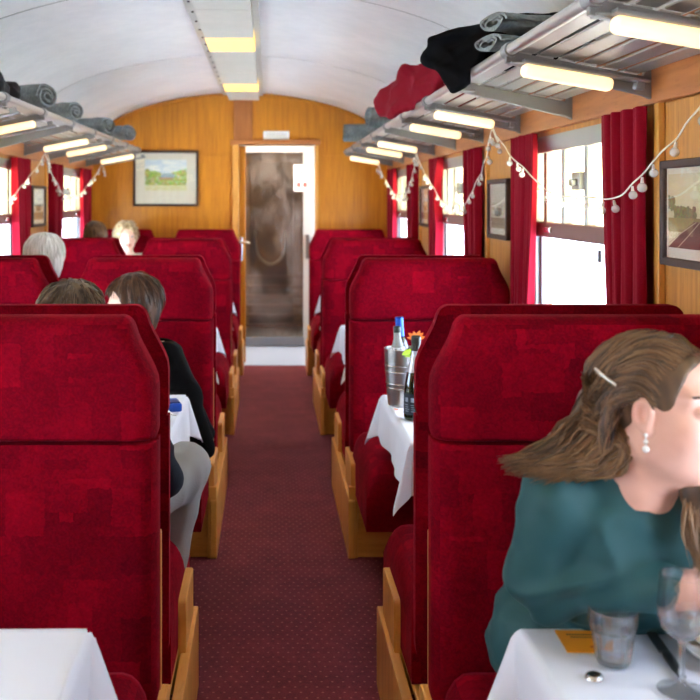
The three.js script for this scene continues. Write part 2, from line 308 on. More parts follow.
  part('door_frame', [between(-0.36, -0.30, 0.02, 2.05, -dV + 0.01, -dV - 0.03, 0.006), between(0.36, 0.47, 0.02, 2.05, -dV + 0.01, -dV - 0.03, 0.006), between(-0.36, 0.47, 1.985, 2.05, -dV + 0.012, -dV - 0.03, 0.006)], f, d2);
  part('kick_rail', between(-0.31, 0.37, 0.01, 0.1, -dV + 0.014, -dV - 0.03, 0.006), M.grey, d2);
  const smudge = tex(512, 512, (u, v) => { const n = vnoise(u * 7, v * 9, 7, 9, 101) * 0.5 + vnoise(u * 40, v * 44, 40, 44, 102) * 0.3 + vnoise(u * 150, v * 150, 150, 150, 103) * 0.2; return clamp((n - 0.3) * 0.35, 0.02, 0.16); }, false, [1, 0.5]);
  part('door_pane', between(-0.305, 0.365, 0.09, 1.99, -dV - 0.008, -dV - 0.014, 0), phys({ color: '#efe9e0', transmission: 1, roughness: 0.02, thickness: 0, ior: 1.5 }), d2);
  part('pane_dust', between(-0.3, 0.36, 0.1, 1.985, -dV - 0.004, -dV - 0.006, 0), std({ color: '#b9aea4', roughness: 0.8, transparent: true, alphaMap: smudge }), d2);
  part('pull_handle', [between(0.385, 0.425, 0.9, 1.15, -dV + 0.02, -dV + 0.035, 0.006)], M.darkSteel, d2);
  // stickers and plates: flat prints on thin boards
  const sign = canvasTex(128, 208, (c, w, h) => { c.fillStyle = '#f6f4f0'; c.fillRect(0, 0, w, h); c.fillStyle = '#b03038'; c.beginPath(); c.arc(64, 56, 10, 0, 7); c.fill(); c.fillRect(58, 66, 12, 38); c.fillStyle = '#c4524a'; c.fillRect(22, 138, 34, 40); c.fillRect(72, 138, 36, 40); c.fillStyle = '#8b8b8b'; c.fillRect(24, 120, 80, 5); });
  const st = thing('door_sticker', 'white notice sticker with red symbols on the glazed end door', 'sign', [0.345, 1.725, -dV + 0.0], 0);
  const sg = new RoundedBoxGeometry(0.165, 0.27, 0.003, 1, 0.001); part('notice', sg, std({ map: sign, roughness: 0.5 }), st); st.position.z = -dV + 0.014;
  const pl = thing('door_plate', 'small white plate fixed above the end doorway', 'sign', [0.075, 2.085, -DEND + 0.0], 0);
  const plate = canvasTex(256, 96, (c, w, h) => { c.fillStyle = '#efeee9'; c.fillRect(0, 0, w, h); c.fillStyle = '#c9c8c2'; for (const y of [30, 52]) c.fillRect(28, y, 200, 8); });
  part('plate', new RoundedBoxGeometry(0.235, 0.08, 0.012, 2, 0.004), std({ map: plate, roughness: 0.4 }), pl); pl.position.z = -DEND + 0.04 - 0.034; 
}
{ // plain wall behind the camera
  struct('wall_back', [between(XL - 0.07, XR + 0.07, -0.06, 2.5, -DBACK, -DBACK + 0.05, 0)], M.endVeneer);
}
// windows
WIN.forEach((c, i) => {
  for (const side of [-1, 1]) {
    const inner = side > 0 ? XR : XL, w = structGroup(`window_${i * 2 + (side > 0 ? 2 : 1)}`), X = (a) => inner + side * a;
    const bx = (a0, a1, y0, y1, d0, d1, r = 0.005) => between(X(a0), X(a1), y0, y1, -d0, -d1, r);
    part('window_frame', [bx(-0.006, 0.055, WY1 - 0.045, WY1 + 0.02, c - WH - 0.02, c + WH + 0.02), bx(-0.006, 0.055, WY0 - 0.02, WY0 + 0.04, c - WH - 0.02, c + WH + 0.02), bx(-0.006, 0.055, WY0, WY1, c - WH - 0.02, c - WH + 0.04), bx(-0.006, 0.055, WY0, WY1, c + WH - 0.04, c + WH + 0.02)], M.alu, w);
    part('inner_bead', [bx(0.012, 0.04, WY0 + 0.03, 1.36, c + WH - 0.065, c + WH - 0.045), bx(0.012, 0.04, WY0 + 0.03, 1.36, c - WH + 0.045, c - WH + 0.065)], M.alu, w);
    part('transom', bx(-0.012, 0.05, 1.352, 1.412, c - WH, c + WH, 0.008), M.bronze, w);
    for (const b of [0.46, 0.22, -0.05, -0.31]) part('glazing_bar', bx(0.005, 0.04, 1.405, 1.70, c + b - 0.017, c + b + 0.017, 0.006), M.alu, w);
    part('lower_pane', bx(0.03, 0.036, WY0 + 0.03, 1.36, c - WH + 0.03, c + WH - 0.03, 0), M.pane, w);
    const edges = [-WH + 0.03, -0.31, -0.05, 0.22, 0.46, WH - 0.03];
    for (let k = 0; k < 5; k++) part('vent_pane', bx(0.022 + 0.006 * (k % 2), 0.026 + 0.006 * (k % 2), 1.405, 1.70, c + edges[k], c + edges[k + 1], 0), M.creamPane, w);
    part('catch', [bx(-0.012, 0.01, 1.535, 1.60, c - 0.035, c + 0.055, 0.005), bx(-0.03, -0.01, 1.55, 1.575, c - 0.01, c + 0.03, 0.005)], M.alu, w);
    part('finger_pull', bx(-0.024, -0.01, 1.372, 1.395, c + 0.3, c + 0.38, 0.005), M.steel, w);
    if (i === 2 && side > 0) part('window_sticker', bx(0.027, 0.0295, 1.285, 1.328, c - 0.15, c - 0.115, 0), std({ color: '#30302e', roughness: 0.6 }), w);
  }
});
// ---------- seats ----------
const ROWS = [2.138, 4.318, 6.498, 8.65], PAIR = 0.365;
const q = (e, r) => (e >= r ? 1 : Math.sqrt(Math.max(0, 1 - (1 - e / r) ** 2)));
// an upholstered pad: outline half width hw(v) between y0 and y1, a domed front of height zt over a flat rim tb deep
function pad(hw, y0, y1, zt, tb, rx, rt, rb, sag = 0) {
  const ease = (t) => t < 0.5 ? 0.5 * Math.pow(2 * t, 1.7) : 1 - 0.5 * Math.pow(2 * (1 - t), 1.7), NX = 26, NY = 22, pos = [], idx = [];
  const H = y1 - y0, at = (i, j, s) => {
    const u = ease(i / NX) * 2 - 1, v = ease(j / NY), y = y0 + v * H, w = hw(y), ex = (1 - Math.abs(u)) * w, et = (1 - v) * H, eb = v * H;
    return [u * w, y, s === 0 ? zt * q(ex, rx) * q(et, rt) * q(eb, rb) - sag * (1 - u * u) * Math.sin(Math.PI * v) : -tb];
  };
  for (const s of [0, 1]) for (let j = 0; j <= NY; j++) for (let i = 0; i <= NX; i++) pos.push(...at(i, j, s));
  const R = NX + 1, B = R * (NY + 1);
  for (let j = 0; j < NY; j++) for (let i = 0; i < NX; i++) { const a = j * R + i; idx.push(a, a + 1, a + R, a + 1, a + R + 1, a + R); idx.push(B + a, B + a + R, B + a + 1, B + a + 1, B + a + R, B + a + R + 1); }
  for (let i = 0; i < NX; i++) { idx.push(i, B + i, i + 1, i + 1, B + i, B + i + 1); const a = NY * R + i; idx.push(a, a + 1, B + a, a + 1, B + a + 1, B + a); }
  for (let j = 0; j < NY; j++) { const a = j * R, b = j * R + NX; idx.push(a, a + R, B + a, a + R, B + a + R, B + a); idx.push(b, B + b, b + R, b + R, B + b, B + b + R); }
  const g = new THREE.BufferGeometry(); g.setAttribute('position', new THREE.Float32BufferAttribute(pos, 3)); g.setIndex(idx);
  return boxUV(creased(g, 0.25), 'y');
}
function seatParts(w, root, mat) {       // local: the front of the back is at z = 0 and faces +z; the floor is at y = 0
  const W = w / 2;
  const head = (y) => { let h = W - 0.003; if (y > 1.10) h -= 0.043 * smooth(1.09, 1.229, y) + (y > 1.10 ? 0.012 * (y - 1.10) / 0.14 : 0); if (y > 1.216) h -= 0.028 * (1 - Math.sqrt(Math.max(0, 1 - ((y - 1.216) / 0.0275) ** 2))); if (y < 0.99) h -= 0.006 * (1 - (y - 0.972) / 0.018); return h; };
  part('headrest', pad(head, 0.972, 1.243, 0.055, 0.035, 0.05, 0.055, 0.009, 0.004).translate(0, 0, -0.055), mat, root);
  part('backrest', pad((y) => W - 0.002 - (y < 0.42 ? 0.02 * (1 - Math.sqrt(Math.max(0, 1 - ((0.42 - y) / 0.05) ** 2))) : 0), 0.372, 0.974, 0.05, 0.035, 0.05, 0.007, 0.05, 0.006).translate(0, 0, -0.052), mat, root);
  const c = pad(() => W - 0.008, 0, 0.615, 0.115, 0.12, 0.06, 0.10, 0.02, 0);   // the cushion lies down: its y runs forward
  c.rotateX(Math.PI / 2); c.scale(1, -1, 1); const idx = c.attributes.position;
  for (let i = 0; i < idx.count; i += 3) for (const k of ['position', 'normal', 'uv']) { const a = c.attributes[k], n = a.itemSize; for (let e = 0; e < n; e++) { const t = a.array[(i + 1) * n + e]; a.array[(i + 1) * n + e] = a.array[(i + 2) * n + e]; a.array[(i + 2) * n + e] = t; } }
  c.translate(0, 0.385, 0.022); part('cushion', c, mat, root);
  return root;
}
const seatProto = new Map();
function seat(w, label, pos, turn, group, kind) {
  const key = w + ':' + kind;
  if (!seatProto.has(key)) { const t = thing('train_seat', label, 'seat', pos, turn, group); seatParts(w, t, M.velvet[kind]); seatProto.set(key, t); return t; }
  return copyOf(seatProto.get(key), label, pos, turn);
}
const RW = 0.712, RX = 0.714, LW = 0.615, AX = -0.5475, WX = -1.27;
const ord = ['nearest', 'second', 'third'];
const G = 'red velvet seats down the coach';
ROWS.forEach((d, k) => {
  const last = k === 3, row = last ? 'last row, against the end wall' : `${ord[k]} row from the camera`;
  seat(RW, k === 0 ? 'red velvet seat facing the camera right behind the woman in the green blouse' : k === 1 ? 'red velvet seat facing the camera behind the ice bucket table on the right' : `red velvet single seat facing us at right, ${row}`, [RX, 0, -d], 0, G, k % 3);
  seat(LW, k === 0 ? 'large red velvet aisle seat facing the camera at left foreground, above the white cloth' : k === 1 ? 'red velvet aisle seat facing the camera behind the person in the black coat' : `red velvet aisle seat facing us at left, ${row}`, [AX, 0, -d], 0, G, (k + 1) % 3);
  if (k > 0) seat(LW, `red velvet window seat facing us at left, ${row}`, [WX, 0, -d], 0, G, (k + 2) % 3);
  if (last) return;
  seat(RW, k === 0 ? 'red velvet seat turned away, back to back with the seat behind the woman in green' : k === 1 ? 'red velvet seat turned away, back to back with the seat behind the ice bucket' : 'red velvet single seat turned away right of the aisle, third row from the camera', [RX, 0, -d - PAIR], Math.PI, G, (k + 1) % 3);
  seat(LW, k === 0 ? 'red velvet aisle seat turned away that the grey-trousered man sits in' : k === 1 ? 'red velvet aisle seat turned away, back to back with the one behind the black coat' : 'red velvet aisle seat turned away left of the aisle, third row from the camera', [AX, 0, -d - PAIR], Math.PI, G, (k + 2) % 3);
  if (k > 0) seat(LW, k === 1 ? 'red velvet window seat turned away that the white-haired person sits in' : 'red velvet window seat turned away at the left wall that the brown-haired person sits in', [WX, 0, -d - PAIR], Math.PI, G, k % 3);
});
// wooden seat frames: the end panel on the aisle with its two raised arms, plinth, and the board between the backs
function roundedProfile(pts, r, depth) {
  const s = new THREE.Shape(), n = pts.length;
  pts.forEach((p, i) => { const a = new THREE.Vector2(...pts[(i + n - 1) % n]), b = new THREE.Vector2(...p), c = new THREE.Vector2(...pts[(i + 1) % n]); const r1 = Math.min(r, a.distanceTo(b) / 2.1, b.distanceTo(c) / 2.1), p1 = b.clone().add(a.clone().sub(b).setLength(r1)), p2 = b.clone().add(c.clone().sub(b).setLength(r1)); i ? s.lineTo(p1.x, p1.y) : s.moveTo(p1.x, p1.y); s.quadraticCurveTo(b.x, b.y, p2.x, p2.y); });
  const g = new THREE.ExtrudeGeometry(s, { depth: depth - 0.008, bevelEnabled: true, bevelSize: 0.004, bevelThickness: 0.004, bevelSegments: 2, curveSegments: 5 }); g.translate(0, 0, 0.004); return g;
}
function seatFrame(d, xAisle, dir, xWall, label, last) {     // dir: from the aisle into the seats
  const t = thing('seat_frame', label, 'seat frame', [xAisle, 0, -d], 0, 'oak seat frames along the aisle');
  const pan = (pts, x0, th, r) => { const g = roundedProfile(pts, r, th); g.rotateY(Math.PI / 2); g.translate(dir > 0 ? x0 : -x0 - th, 0, 0); return boxUV(g, 'y'); };
  const e = last ? 0.26 : 0.92;
  part('end_panel', pan([[-0.18, 0.001], [e, 0.001], [e, 0.245], [-0.18, 0.245]], 0, 0.028, 0.012), M.oak, t);
  part('arm', pan([[-0.165, 0.15], [0.14, 0.15], [0.14, 0.388], [-0.165, 0.388]], 0.012, 0.03, 0.018), M.oak, t);
  if (!last) part('arm', pan([[0.60, 0.15], [0.86, 0.15], [0.86, 0.388], [0.60, 0.388]], 0.012, 0.03, 0.018), M.oak, t);
  const w = (xWall - xAisle), a = dir * 0.034, pl = (y0, y1, d0, d1, x0 = a, x1 = w, gr = 'x') => between(x0, x1, y0, y1, -d0, -d1, 0.004, gr);
  part('front_board', pl(0.001, 0.245, -0.165, -0.145), M.oak, t);
  if (!last) part('front_board', pl(0.001, 0.245, 0.86, 0.88), M.oak, t);
  part('base_board', [pl(0.242, 0.262, -0.16, last ? 0.27 : 0.87)], M.oak, t);
  part('corner_post', pl(0.001, 0.30, -0.178, -0.15, 0.002 * dir, 0.04 * dir, 'y'), M.oak, t);
  if (!last) part('divider_board', pl(0.26, 0.75, 0.10, 0.124, dir * 0.028, w, 'y'), M.oak, t);
}
ROWS.forEach((d, k) => {
  seatFrame(d, 0.336, 1, 1.08, `oak seat frame with raised arms on the right of the aisle, ${k < 3 ? ord[k] + ' from the camera' : 'farthest by the doorway'}`, k === 3);
  seatFrame(d, -0.214, -1, -1.58, `oak seat frame with raised arms on the left of the aisle, ${k < 3 ? ord[k] + ' from the camera' : 'farthest by the doorway'}`, k === 3);
});

// ---------- tables and cloths ----------
const TY = 0.728;
function clothGeo(x0, x1, d0, d1, drop, openSides, seed) {      // cloth over a rectangle; openSides: which edges overhang: {l, r, n, f}
  const N = 72, r = 0.012, pos = [], idx = [];
  const ox = [openSides.l ? drop : 0, openSides.r ? drop : 0], oz = [openSides.n ? drop : 0, openSides.f ? drop : 0];
  const put = (a, b, off) => {
    const cx = clamp(a, x0, x1), cd = clamp(b, d0, d1), ea = a - cx, eb = b - cd, e = Math.hypot(ea, eb);
    let x = cx, d = cd, y = TY + 0.004;
    if (e > 1e-6) {
      const th = Math.atan2(Math.abs(eb), Math.abs(ea)), corner = Math.sin(2 * th), along = Math.abs(eb) > Math.abs(ea) ? a : b;
      const wave = (0.009 * Math.sin(along * 13 + seed) + 0.004 * Math.sin(along * 29 + seed * 3)) * smooth(0.02, drop, e) * (1 - corner);
      const flare = Math.min(e * 0.85, 0.008 * smooth(0, 0.03, e) + 0.035 * e + 0.32 * e * corner * corner) + wave, down = Math.sqrt(Math.max(0, e * e - Math.min(flare, e) ** 2));
      x += flare * ea / e; d += flare * eb / e; y -= Math.max(0, down - r * 0.4 * smooth(0, 0.02, e));
    } else y += 0.0012 * noise3(a * 9, b * 9, seed, 5);
    return [x, y + off, -d];
  };
  const A = [], B = [];
  const span = (lo, hi, o) => { const out = []; const a = o[0] ? 14 : 0, b = o[1] ? 14 : 0, m = N - a - b; for (let i = 0; i < a; i++) out.push(lo - o[0] * (1 - i / a)); for (let i = 0; i <= m; i++) out.push(lerp(lo, hi, i / m)); for (let i = 1; i <= b; i++) out.push(hi + o[1] * i / b); return out; };
  A.push(...span(x0, x1, ox)); B.push(...span(d0, d1, oz));
  for (const off of [0, -0.0022]) for (let j = 0; j <= N; j++) for (let i = 0; i <= N; i++) pos.push(...put(A[i], B[j], off));
  const R = N + 1, L = R * R;
  for (let j = 0; j < N; j++) for (let i = 0; i < N; i++) { const a = j * R + i; idx.push(a, a + 1, a + R, a + 1, a + R + 1, a + R, L + a, L + a + R, L + a + 1, L + a + 1, L + a + R, L + a + R + 1); }
  for (let i = 0; i < N; i++) { const e = [[i, i + 1], [N * R + i + 1, N * R + i], [(i + 1) * R, i * R], [i * R + N, (i + 1) * R + N]]; for (const [a, b] of e) idx.push(a, L + a, b, b, L + a, L + b); }
  const g = new THREE.BufferGeometry(); g.setAttribute('position', new THREE.Float32BufferAttribute(pos, 3)); g.setIndex(idx);
  return boxUV(creased(g, 0.3), 'y');
}
function table(x0, x1, d0, d1, where, seed) {
  const wall = x0 > 0 ? x1 : x0, out = x0 > 0 ? x0 : x1, cx = (x0 + x1) / 2, cd = (d0 + d1) / 2, t = thing('dining_table', `wooden table under the white cloth ${where}`, 'table', [cx, 0, -cd], 0, 'coach dining tables');
  part('tabletop', box(x1 - x0, 0.03, d1 - d0, 0, TY - 0.016, 0, 0.012, 'x'), M.oak, t);
  part('leg', [box(0.05, TY - 0.03, 0.05, lerp(out, wall, 0.35) - cx, (TY - 0.03) / 2, 0, 0.008), box(0.34, 0.025, 0.4, lerp(out, wall, 0.35) - cx, 0.0135, 0, 0.008)], M.darkSteel, t);
  const c = thing('tablecloth', `white linen tablecloth ${where}`, 'tablecloth', [cx, 0, -cd], 0, 'white tablecloths');
  const g = clothGeo(x0, x1, d0, d1, 0.165, { l: x0 > 0, r: x0 < 0, n: true, f: true }, seed); g.translate(-cx, 0, cd);
  part('cloth', g, M.linen, c);
}
const TD = [[0.99, 1.772], [3.13, 3.90], [5.31, 6.08], [7.49, 8.26]];
const places = { R: ['in front of the woman in green', 'under the steel ice bucket', 'right of the aisle behind the ice bucket seat', 'right of the aisle nearest the doorway'], L: ['left foreground corner', 'beside the aisle between the man and the black coat', 'left of the aisle in the third bay', 'left of the aisle nearest the doorway'] };
TD.forEach(([a, b], k) => { table(0.452, 1.09, a, b, places.R[k], k + 1); table(-1.59, -0.325, a, b, places.L[k], k + 7); });

// ---------- curtains ----------
function curtainGeo(side, c, end, tight) {      // hangs inside the wall; end: -1 near side of the window, +1 far side
  const inner = side > 0 ? XR : XL, NU = 60, NV = 40, pos = [], idx = [], th = 0.004;
  for (const s of [0, 1]) for (let j = 0; j <= NV; j++) for (let i = 0; i <= NU; i++) {
    const u = i / NU, v = j / NV, y = lerp(1.765, 0.78, v);
    const pull = tight ? 0.10 * smooth(0, 0.2, v) * (1 - smooth(0.2, 0.5, v)) : 0;
    const o0 = 0.735 - (tight ? pull * 0.4 : 0), o1 = (side > 0 && c < 2 ? (end > 0 ? 0.12 : 0.3) : lerp(0.375, 0.475, smooth(0, 1, v))) + pull, o = lerp(o0, o1, u);
    const ph = u * Math.PI * 2 * 4 + Math.sin(v * 3 + c * 2) * 0.6 + end, A = lerp(0.022, 0.032, v) * (0.75 + 0.25 * Math.sin(u * 9 + c));
    const off = 0.05 + A * Math.sin(ph) + A * 0.35 * Math.sin(ph * 2 + 1 + v), dd = c + end * (o + 0.008 * Math.cos(ph));
    pos.push(inner - side * (off + (s ? th : 0)), y, -dd);
  }
  const R = NU + 1, L = R * (NV + 1);
  for (let j = 0; j < NV; j++) for (let i = 0; i < NU; i++) { const a = j * R + i; idx.push(a, a + 1, a + R, a + 1, a + R + 1, a + R, L + a, L + a + R, L + a + 1, L + a + 1, L + a + R, L + a + R + 1); }
  for (let i = 0; i < NU; i++) for (const a of [i, NV * R + i]) idx.push(a, L + a, a + 1, a + 1, L + a, L + a + 1);
  for (let j = 0; j < NV; j++) for (const a of [j * R, j * R + NU]) idx.push(a, L + a, a + R, a + R, L + a, L + a + R);
  const g = new THREE.BufferGeometry(); g.setAttribute('position', new THREE.Float32BufferAttribute(pos, 3)); g.setIndex(idx);
  const m = boxUV(outward(creased(g, 0.2)), 'y'); m.translate(-(inner - side * 0.05), 0, c + end * 0.55); return m;
}
for (const side of [1, -1]) [1, 2, 3, 4].forEach((k) => { for (const end of [-1, 1]) {
  const c = WIN[k], wname = (side > 0 ? ['the window beside the right foreground table', 'the nearest right window', 'the middle right window', 'the far right window'] : ['the window beside the left foreground table', 'the left window beside the grey-trousered man', 'the nearer left window in view', 'the far left window'])[k - 1], inner = side > 0 ? XR : XL;
  const t = thing('curtain', `red velvet curtain hanging at the ${end < 0 ? 'camera' : 'far'} side of ${wname}`, 'curtain', [inner - side * 0.05, 0, -(c + end * 0.55)], 0, 'red window curtains');
  part('drape', curtainGeo(side, c, end, side > 0 && k === 3 && end > 0), M.curtain, t);
} });

// ---------- pictures ----------
function picture(label, w, h, mat, print, place) {
  const t = thing('framed_picture', label, 'picture', place.pos, place.turn), f = 0.022, dp = 0.022;
  part('picture_frame', [box(w, f, dp, 0, h / 2 - f / 2, dp / 2, 0.005, 'x'), box(w, f, dp, 0, -h / 2 + f / 2, dp / 2, 0.005, 'x'), box(f, h, dp, -w / 2 + f / 2, 0, dp / 2, 0.005), box(f, h, dp, w / 2 - f / 2, 0, dp / 2, 0.005)], M.frame, t);
  part('mount', box(w - f * 1.5, h - f * 1.5, 0.006, 0, 0, 0.006, 0.001), std({ color: '#dcd6c4', roughness: 0.8 }), t);
  const pw = w - 2 * f - 2 * mat[0], phh = h - 2 * f - 2 * mat[1], g = new THREE.BoxGeometry(pw, phh, 0.002); g.translate(0, mat[2] || 0, 0.0105); part('print', g, std({ map: print, roughness: 0.7 }), t);
  part('picture_glass', box(w - f * 1.6, h - f * 1.6, 0.002, 0, 0, 0.0155, 0), M.pane, t);
}
const trackPrint = canvasTex(512, 320, (c, w, h) => {
  const r = rng(5); c.fillStyle = '#cbbf9c'; c.fillRect(0, 0, w, h);
  for (let i = 0; i < 60; i++) { c.fillStyle = `rgba(${200 + r() * 25},${188 + r() * 25},${150 + r() * 30},.25)`; c.beginPath(); c.ellipse(r() * w, r() * h * 0.5, 60, 14, 0, 0, 7); c.fill(); }
  for (let i = 0; i < 260; i++) { const x = r() * w * 0.5; c.fillStyle = `rgb(${88 + r() * 40},${92 + r() * 34},${66 + r() * 20})`; c.beginPath(); c.arc(x, 190 - r() * 46 - (x < 60 ? 40 : 0) + x * 0.02, 6 + r() * 8, 0, 7); c.fill(); }
  c.fillStyle = '#4b4a34'; c.fillRect(300, 80, 130, 130); c.fillStyle = '#8a7c50'; c.fillRect(0, 190, w, 60);
  for (let i = 0; i < 500; i++) { c.fillStyle = `rgba(${120 + r() * 50},${100 + r() * 40},${56 + r() * 30},.6)`; c.fillRect(r() * w * 0.6, 188 + r() * 80, 3, 8); }
  c.fillStyle = '#5f4038'; c.beginPath(); c.moveTo(0, 320); c.quadraticCurveTo(150, 240, 240, 205); c.lineTo(420, 205); c.lineTo(512, 320); c.fill();
  c.strokeStyle = '#b09880'; c.lineWidth = 5; c.beginPath(); c.moveTo(10, 300); c.quadraticCurveTo(160, 240, 262, 206); c.stroke(); c.beginPath(); c.moveTo(90, 320); c.quadraticCurveTo(220, 250, 292, 206); c.stroke();
});
const stationPrint = canvasTex(512, 320, (c, w, h) => {
  const r = rng(8); c.fillStyle = '#d9d5c2'; c.fillRect(0, 0, w, h);
  for (let i = 0; i < 500; i++) { c.fillStyle = `rgba(${150 + r() * 80},${146 + r() * 70},${118 + r() * 70},.35)`; c.beginPath(); c.arc(r() * w, h * 0.35 + r() * h * 0.65, 5 + r() * 16, 0, 7); c.fill(); }
  c.fillStyle = '#7f7a68'; c.fillRect(120, 150, 260, 60); c.fillStyle = '#4e5b50'; c.fillRect(150, 180, 180, 40); c.fillStyle = '#93866c'; c.fillRect(0, 230, w, 90);
  c.fillStyle = '#6f6250'; for (let i = 0; i < 12; i++) c.fillRect(20 + i * 40, 236, 22, 60);
});
const landscape = canvasTex(512, 400, (c, w, h) => {
  const r = rng(9); c.fillStyle = '#cfdbe2'; c.fillRect(0, 0, w, h);
  for (let i = 0; i < 50; i++) { c.fillStyle = `rgba(240,240,232,.3)`; c.beginPath(); c.ellipse(r() * w, r() * 150, 50, 18, 0, 0, 7); c.fill(); }
  for (let i = 0; i < 700; i++) { const x = r() * w, y = 120 + r() * 230, k = Math.abs(x - w / 2) / w; if (y < 200 - k * 160) continue; c.fillStyle = `rgba(${110 + r() * 90},${130 + r() * 70},${50 + r() * 50},.55)`; c.beginPath(); c.arc(x, y, 6 + r() * 16, 0, 7); c.fill(); }
  c.fillStyle = '#8fa6b4'; c.beginPath(); c.ellipse(280, 210, 90, 34, 0, 0, 7); c.fill(); c.fillStyle = '#b48a70'; c.fillRect(170, 230, 170, 26); c.fillStyle = '#d6d2a8'; c.fillRect(0, 330, w, 70);
  for (let i = 0; i < 120; i++) { c.fillStyle = `rgba(${170 + r() * 50},${170 + r() * 40},${90 + r() * 40},.5)`; c.fillRect(r() * w, 320 + r() * 76, 26, 5); }
});
picture('dark-framed print of a curving railway track at the right edge', 0.42, 0.285, [0.016, 0.022, 0.006], trackPrint, { pos: [XR - 0.010, 1.465, -2.52], turn: -Math.PI / 2 });
picture('narrow-looking framed print between the two nearer right windows', 0.40, 0.285, [0.03, 0.03], stationPrint, { pos: [XR - 0.010, 1.457, -4.685], turn: -Math.PI / 2 });
picture('framed print between the middle and far right windows', 0.40, 0.285, [0.03, 0.03], stationPrint, { pos: [XR - 0.010, 1.457, -6.86], turn: -Math.PI / 2 });
picture('framed print on the left wall between the two left windows', 0.40, 0.285, [0.03, 0.03], stationPrint, { pos: [XL + 0.010, 1.457, -6.86], turn: Math.PI / 2 });
picture('large framed landscape print on the end wall left of the doorway', 0.592, 0.505, [0.085, 0.09, 0.03], landscape, { pos: [-0.924, 1.695, -DEND + 0.008], turn: 0 });

// ---------- luggage racks, their lamps ----------
const BR = []; for (let k = -2; k <= 9; k++) BR.push(2.08 + 0.725 * k);
function rack(side) {
  const inner = side > 0 ? XR - 0.028 : XL + 0.028, front = side > 0 ? 0.685 : -1.135, yF = side > 0 ? 1.918 : 1.935, yW = 1.85, d0 = BR[0] - 0.15, d1 = 8.75;
  const t = thing('luggage_rack', side > 0 ? 'long slatted metal luggage rack on the right wall' : 'long slatted metal luggage rack on the left wall', 'luggage rack', [inner, 0, 0]);
  const X = (f) => lerp(front, inner, f) - inner, Y = (f) => lerp(yF, yW, f) + 0.004;
  part('front_rail', rod(V(X(0), yF + 0.006, -d0), V(X(0), yF + 0.006, -d1), 0.0165, 14), M.slat, t);
  const cuts = [d0, ...BR, d1], NS = 6, slatW = 0.048;
  for (let k = 0; k + 1 < cuts.length; k++) {
    const a = cuts[k] + (k ? 0.012 : 0), b = cuts[k + 1] - 0.012; if (b < 1.2) continue;
    for (let s = 0; s < NS; s++) { const f = 0.11 + s * 0.155, g = box(slatW, 0.007, b - a, 0, 0, 0, 0.003, 'z', 1); g.rotateZ(-Math.atan2(Y(0) - Y(1), Math.abs(X(0))) * side); g.translate(X(f), Y(f) + 0.004, -(a + b) / 2); part('slat', g, M.slat, t); }
  }
  BR.forEach((d) => {
    const s = new THREE.Shape(), L = Math.abs(X(0)); s.moveTo(-0.01, yF - 0.028); s.lineTo(L - 0.02, yW - 0.052); s.lineTo(L, yW - 0.062); s.lineTo(L, yW + 0.02); s.lineTo(L - 0.012, yW + 0.02); s.lineTo(L - 0.02, yW - 0.004); s.lineTo(-0.01, yF + 0.002); s.closePath();
    const g = new THREE.ExtrudeGeometry(s, { depth: 0.016, bevelEnabled: true, bevelSize: 0.003, bevelThickness: 0.003, bevelSegments: 2 }); g.translate(0, 0, -d - 0.008); if (side < 0) { g.scale(-1, 1, 1); const p = g.attributes; for (let i = 0; i < p.position.count; i += 3) for (const k of ['position', 'normal', 'uv']) { const A = p[k], n = A.itemSize; for (let e = 0; e < n; e++) { const q1 = A.array[(i + 1) * n + e]; A.array[(i + 1) * n + e] = A.array[(i + 2) * n + e]; A.array[(i + 2) * n + e] = q1; } } }
    g.translate(front - inner, 0, 0);
    const b = part('bracket', boxUV(g, 'y'), M.rackMetal, t);
    part('collar', rod(V(X(0), yF + 0.006, -d - 0.028), V(X(0), yF + 0.006, -d + 0.028), 0.0225, 14), M.rackMetal, b);
    part('flange', box(0.05, 0.008, 0.05, X(0.06), Y(0.06) - 0.03, -d, 0.003), M.rackMetal, b);
  });
  return { front, inner, yF, yW };
}
const rackR = rack(1), rackL = rack(-1);
const lampShade = std({ color: '#fff1d6', roughness: 0.35, emissive: '#ffdda6', emissiveIntensity: 0.85 });
function rackLamp(side, k, label) {
  const R = side > 0 ? rackR : rackL, d = BR[k] - 0.036, f0 = 0.06, f1 = 0.70, x0 = lerp(R.front, R.inner, f0), x1 = lerp(R.front, R.inner, f1), y0 = lerp(R.yF, R.yW, f0) - 0.05, y1 = lerp(R.yF, R.yW, f1) - 0.05;
  const t = thing('rack_lamp', label, 'lamp', [(x0 + x1) / 2, (y0 + y1) / 2, -d], 0, 'tube lamps under the luggage racks'), L = Math.hypot(x1 - x0, y1 - y0), a = Math.atan2(y1 - y0, x1 - x0);
  const dg = box(L, 0.038, 0.042, 0, 0, 0, 0.015, 'x', 4); dg.rotateZ(a); part('diffuser', dg, lampShade, t);
  const hg = merge([box(L + 0.1 * 1, 0.012, 0.036, 0.05 * side * Math.sign(1), 0.0265, 0, 0.004), box(0.03, 0.024, 0.03, side * (L / 2 + 0.075), 0.012, 0, 0.006)]); hg.rotateZ(a); part('housing', hg, M.rackMetal, t);
  const l = new THREE.RectAreaLight('#ffd8a0', RACK_LAMP, L * 0.9, 0.04); l.position.set(0, -0.024, 0); l.rotation.set(-Math.PI / 2, 0, 0); t.add(l);
  return V(lerp(x0, x1, side > 0 ? 0.97 : 0.97), y1 - 0.02, -d);
}
const nth = ['nearest', 'second', 'third', 'fourth', 'fifth', 'sixth', 'seventh'];
const lampEnds = { 1: {}, [-1]: {} };
{ let n = 0; BR.forEach((d, k) => { if ([1, 4, 7].includes(k) || k === 10) return; lampEnds[1][k] = rackLamp(1, k, k < 2 ? 'warm tube lamp under the right rack, above the near edge of the nearest table' : `warm tube lamp under the right luggage rack, ${nth[n++]} from the camera`); }); }
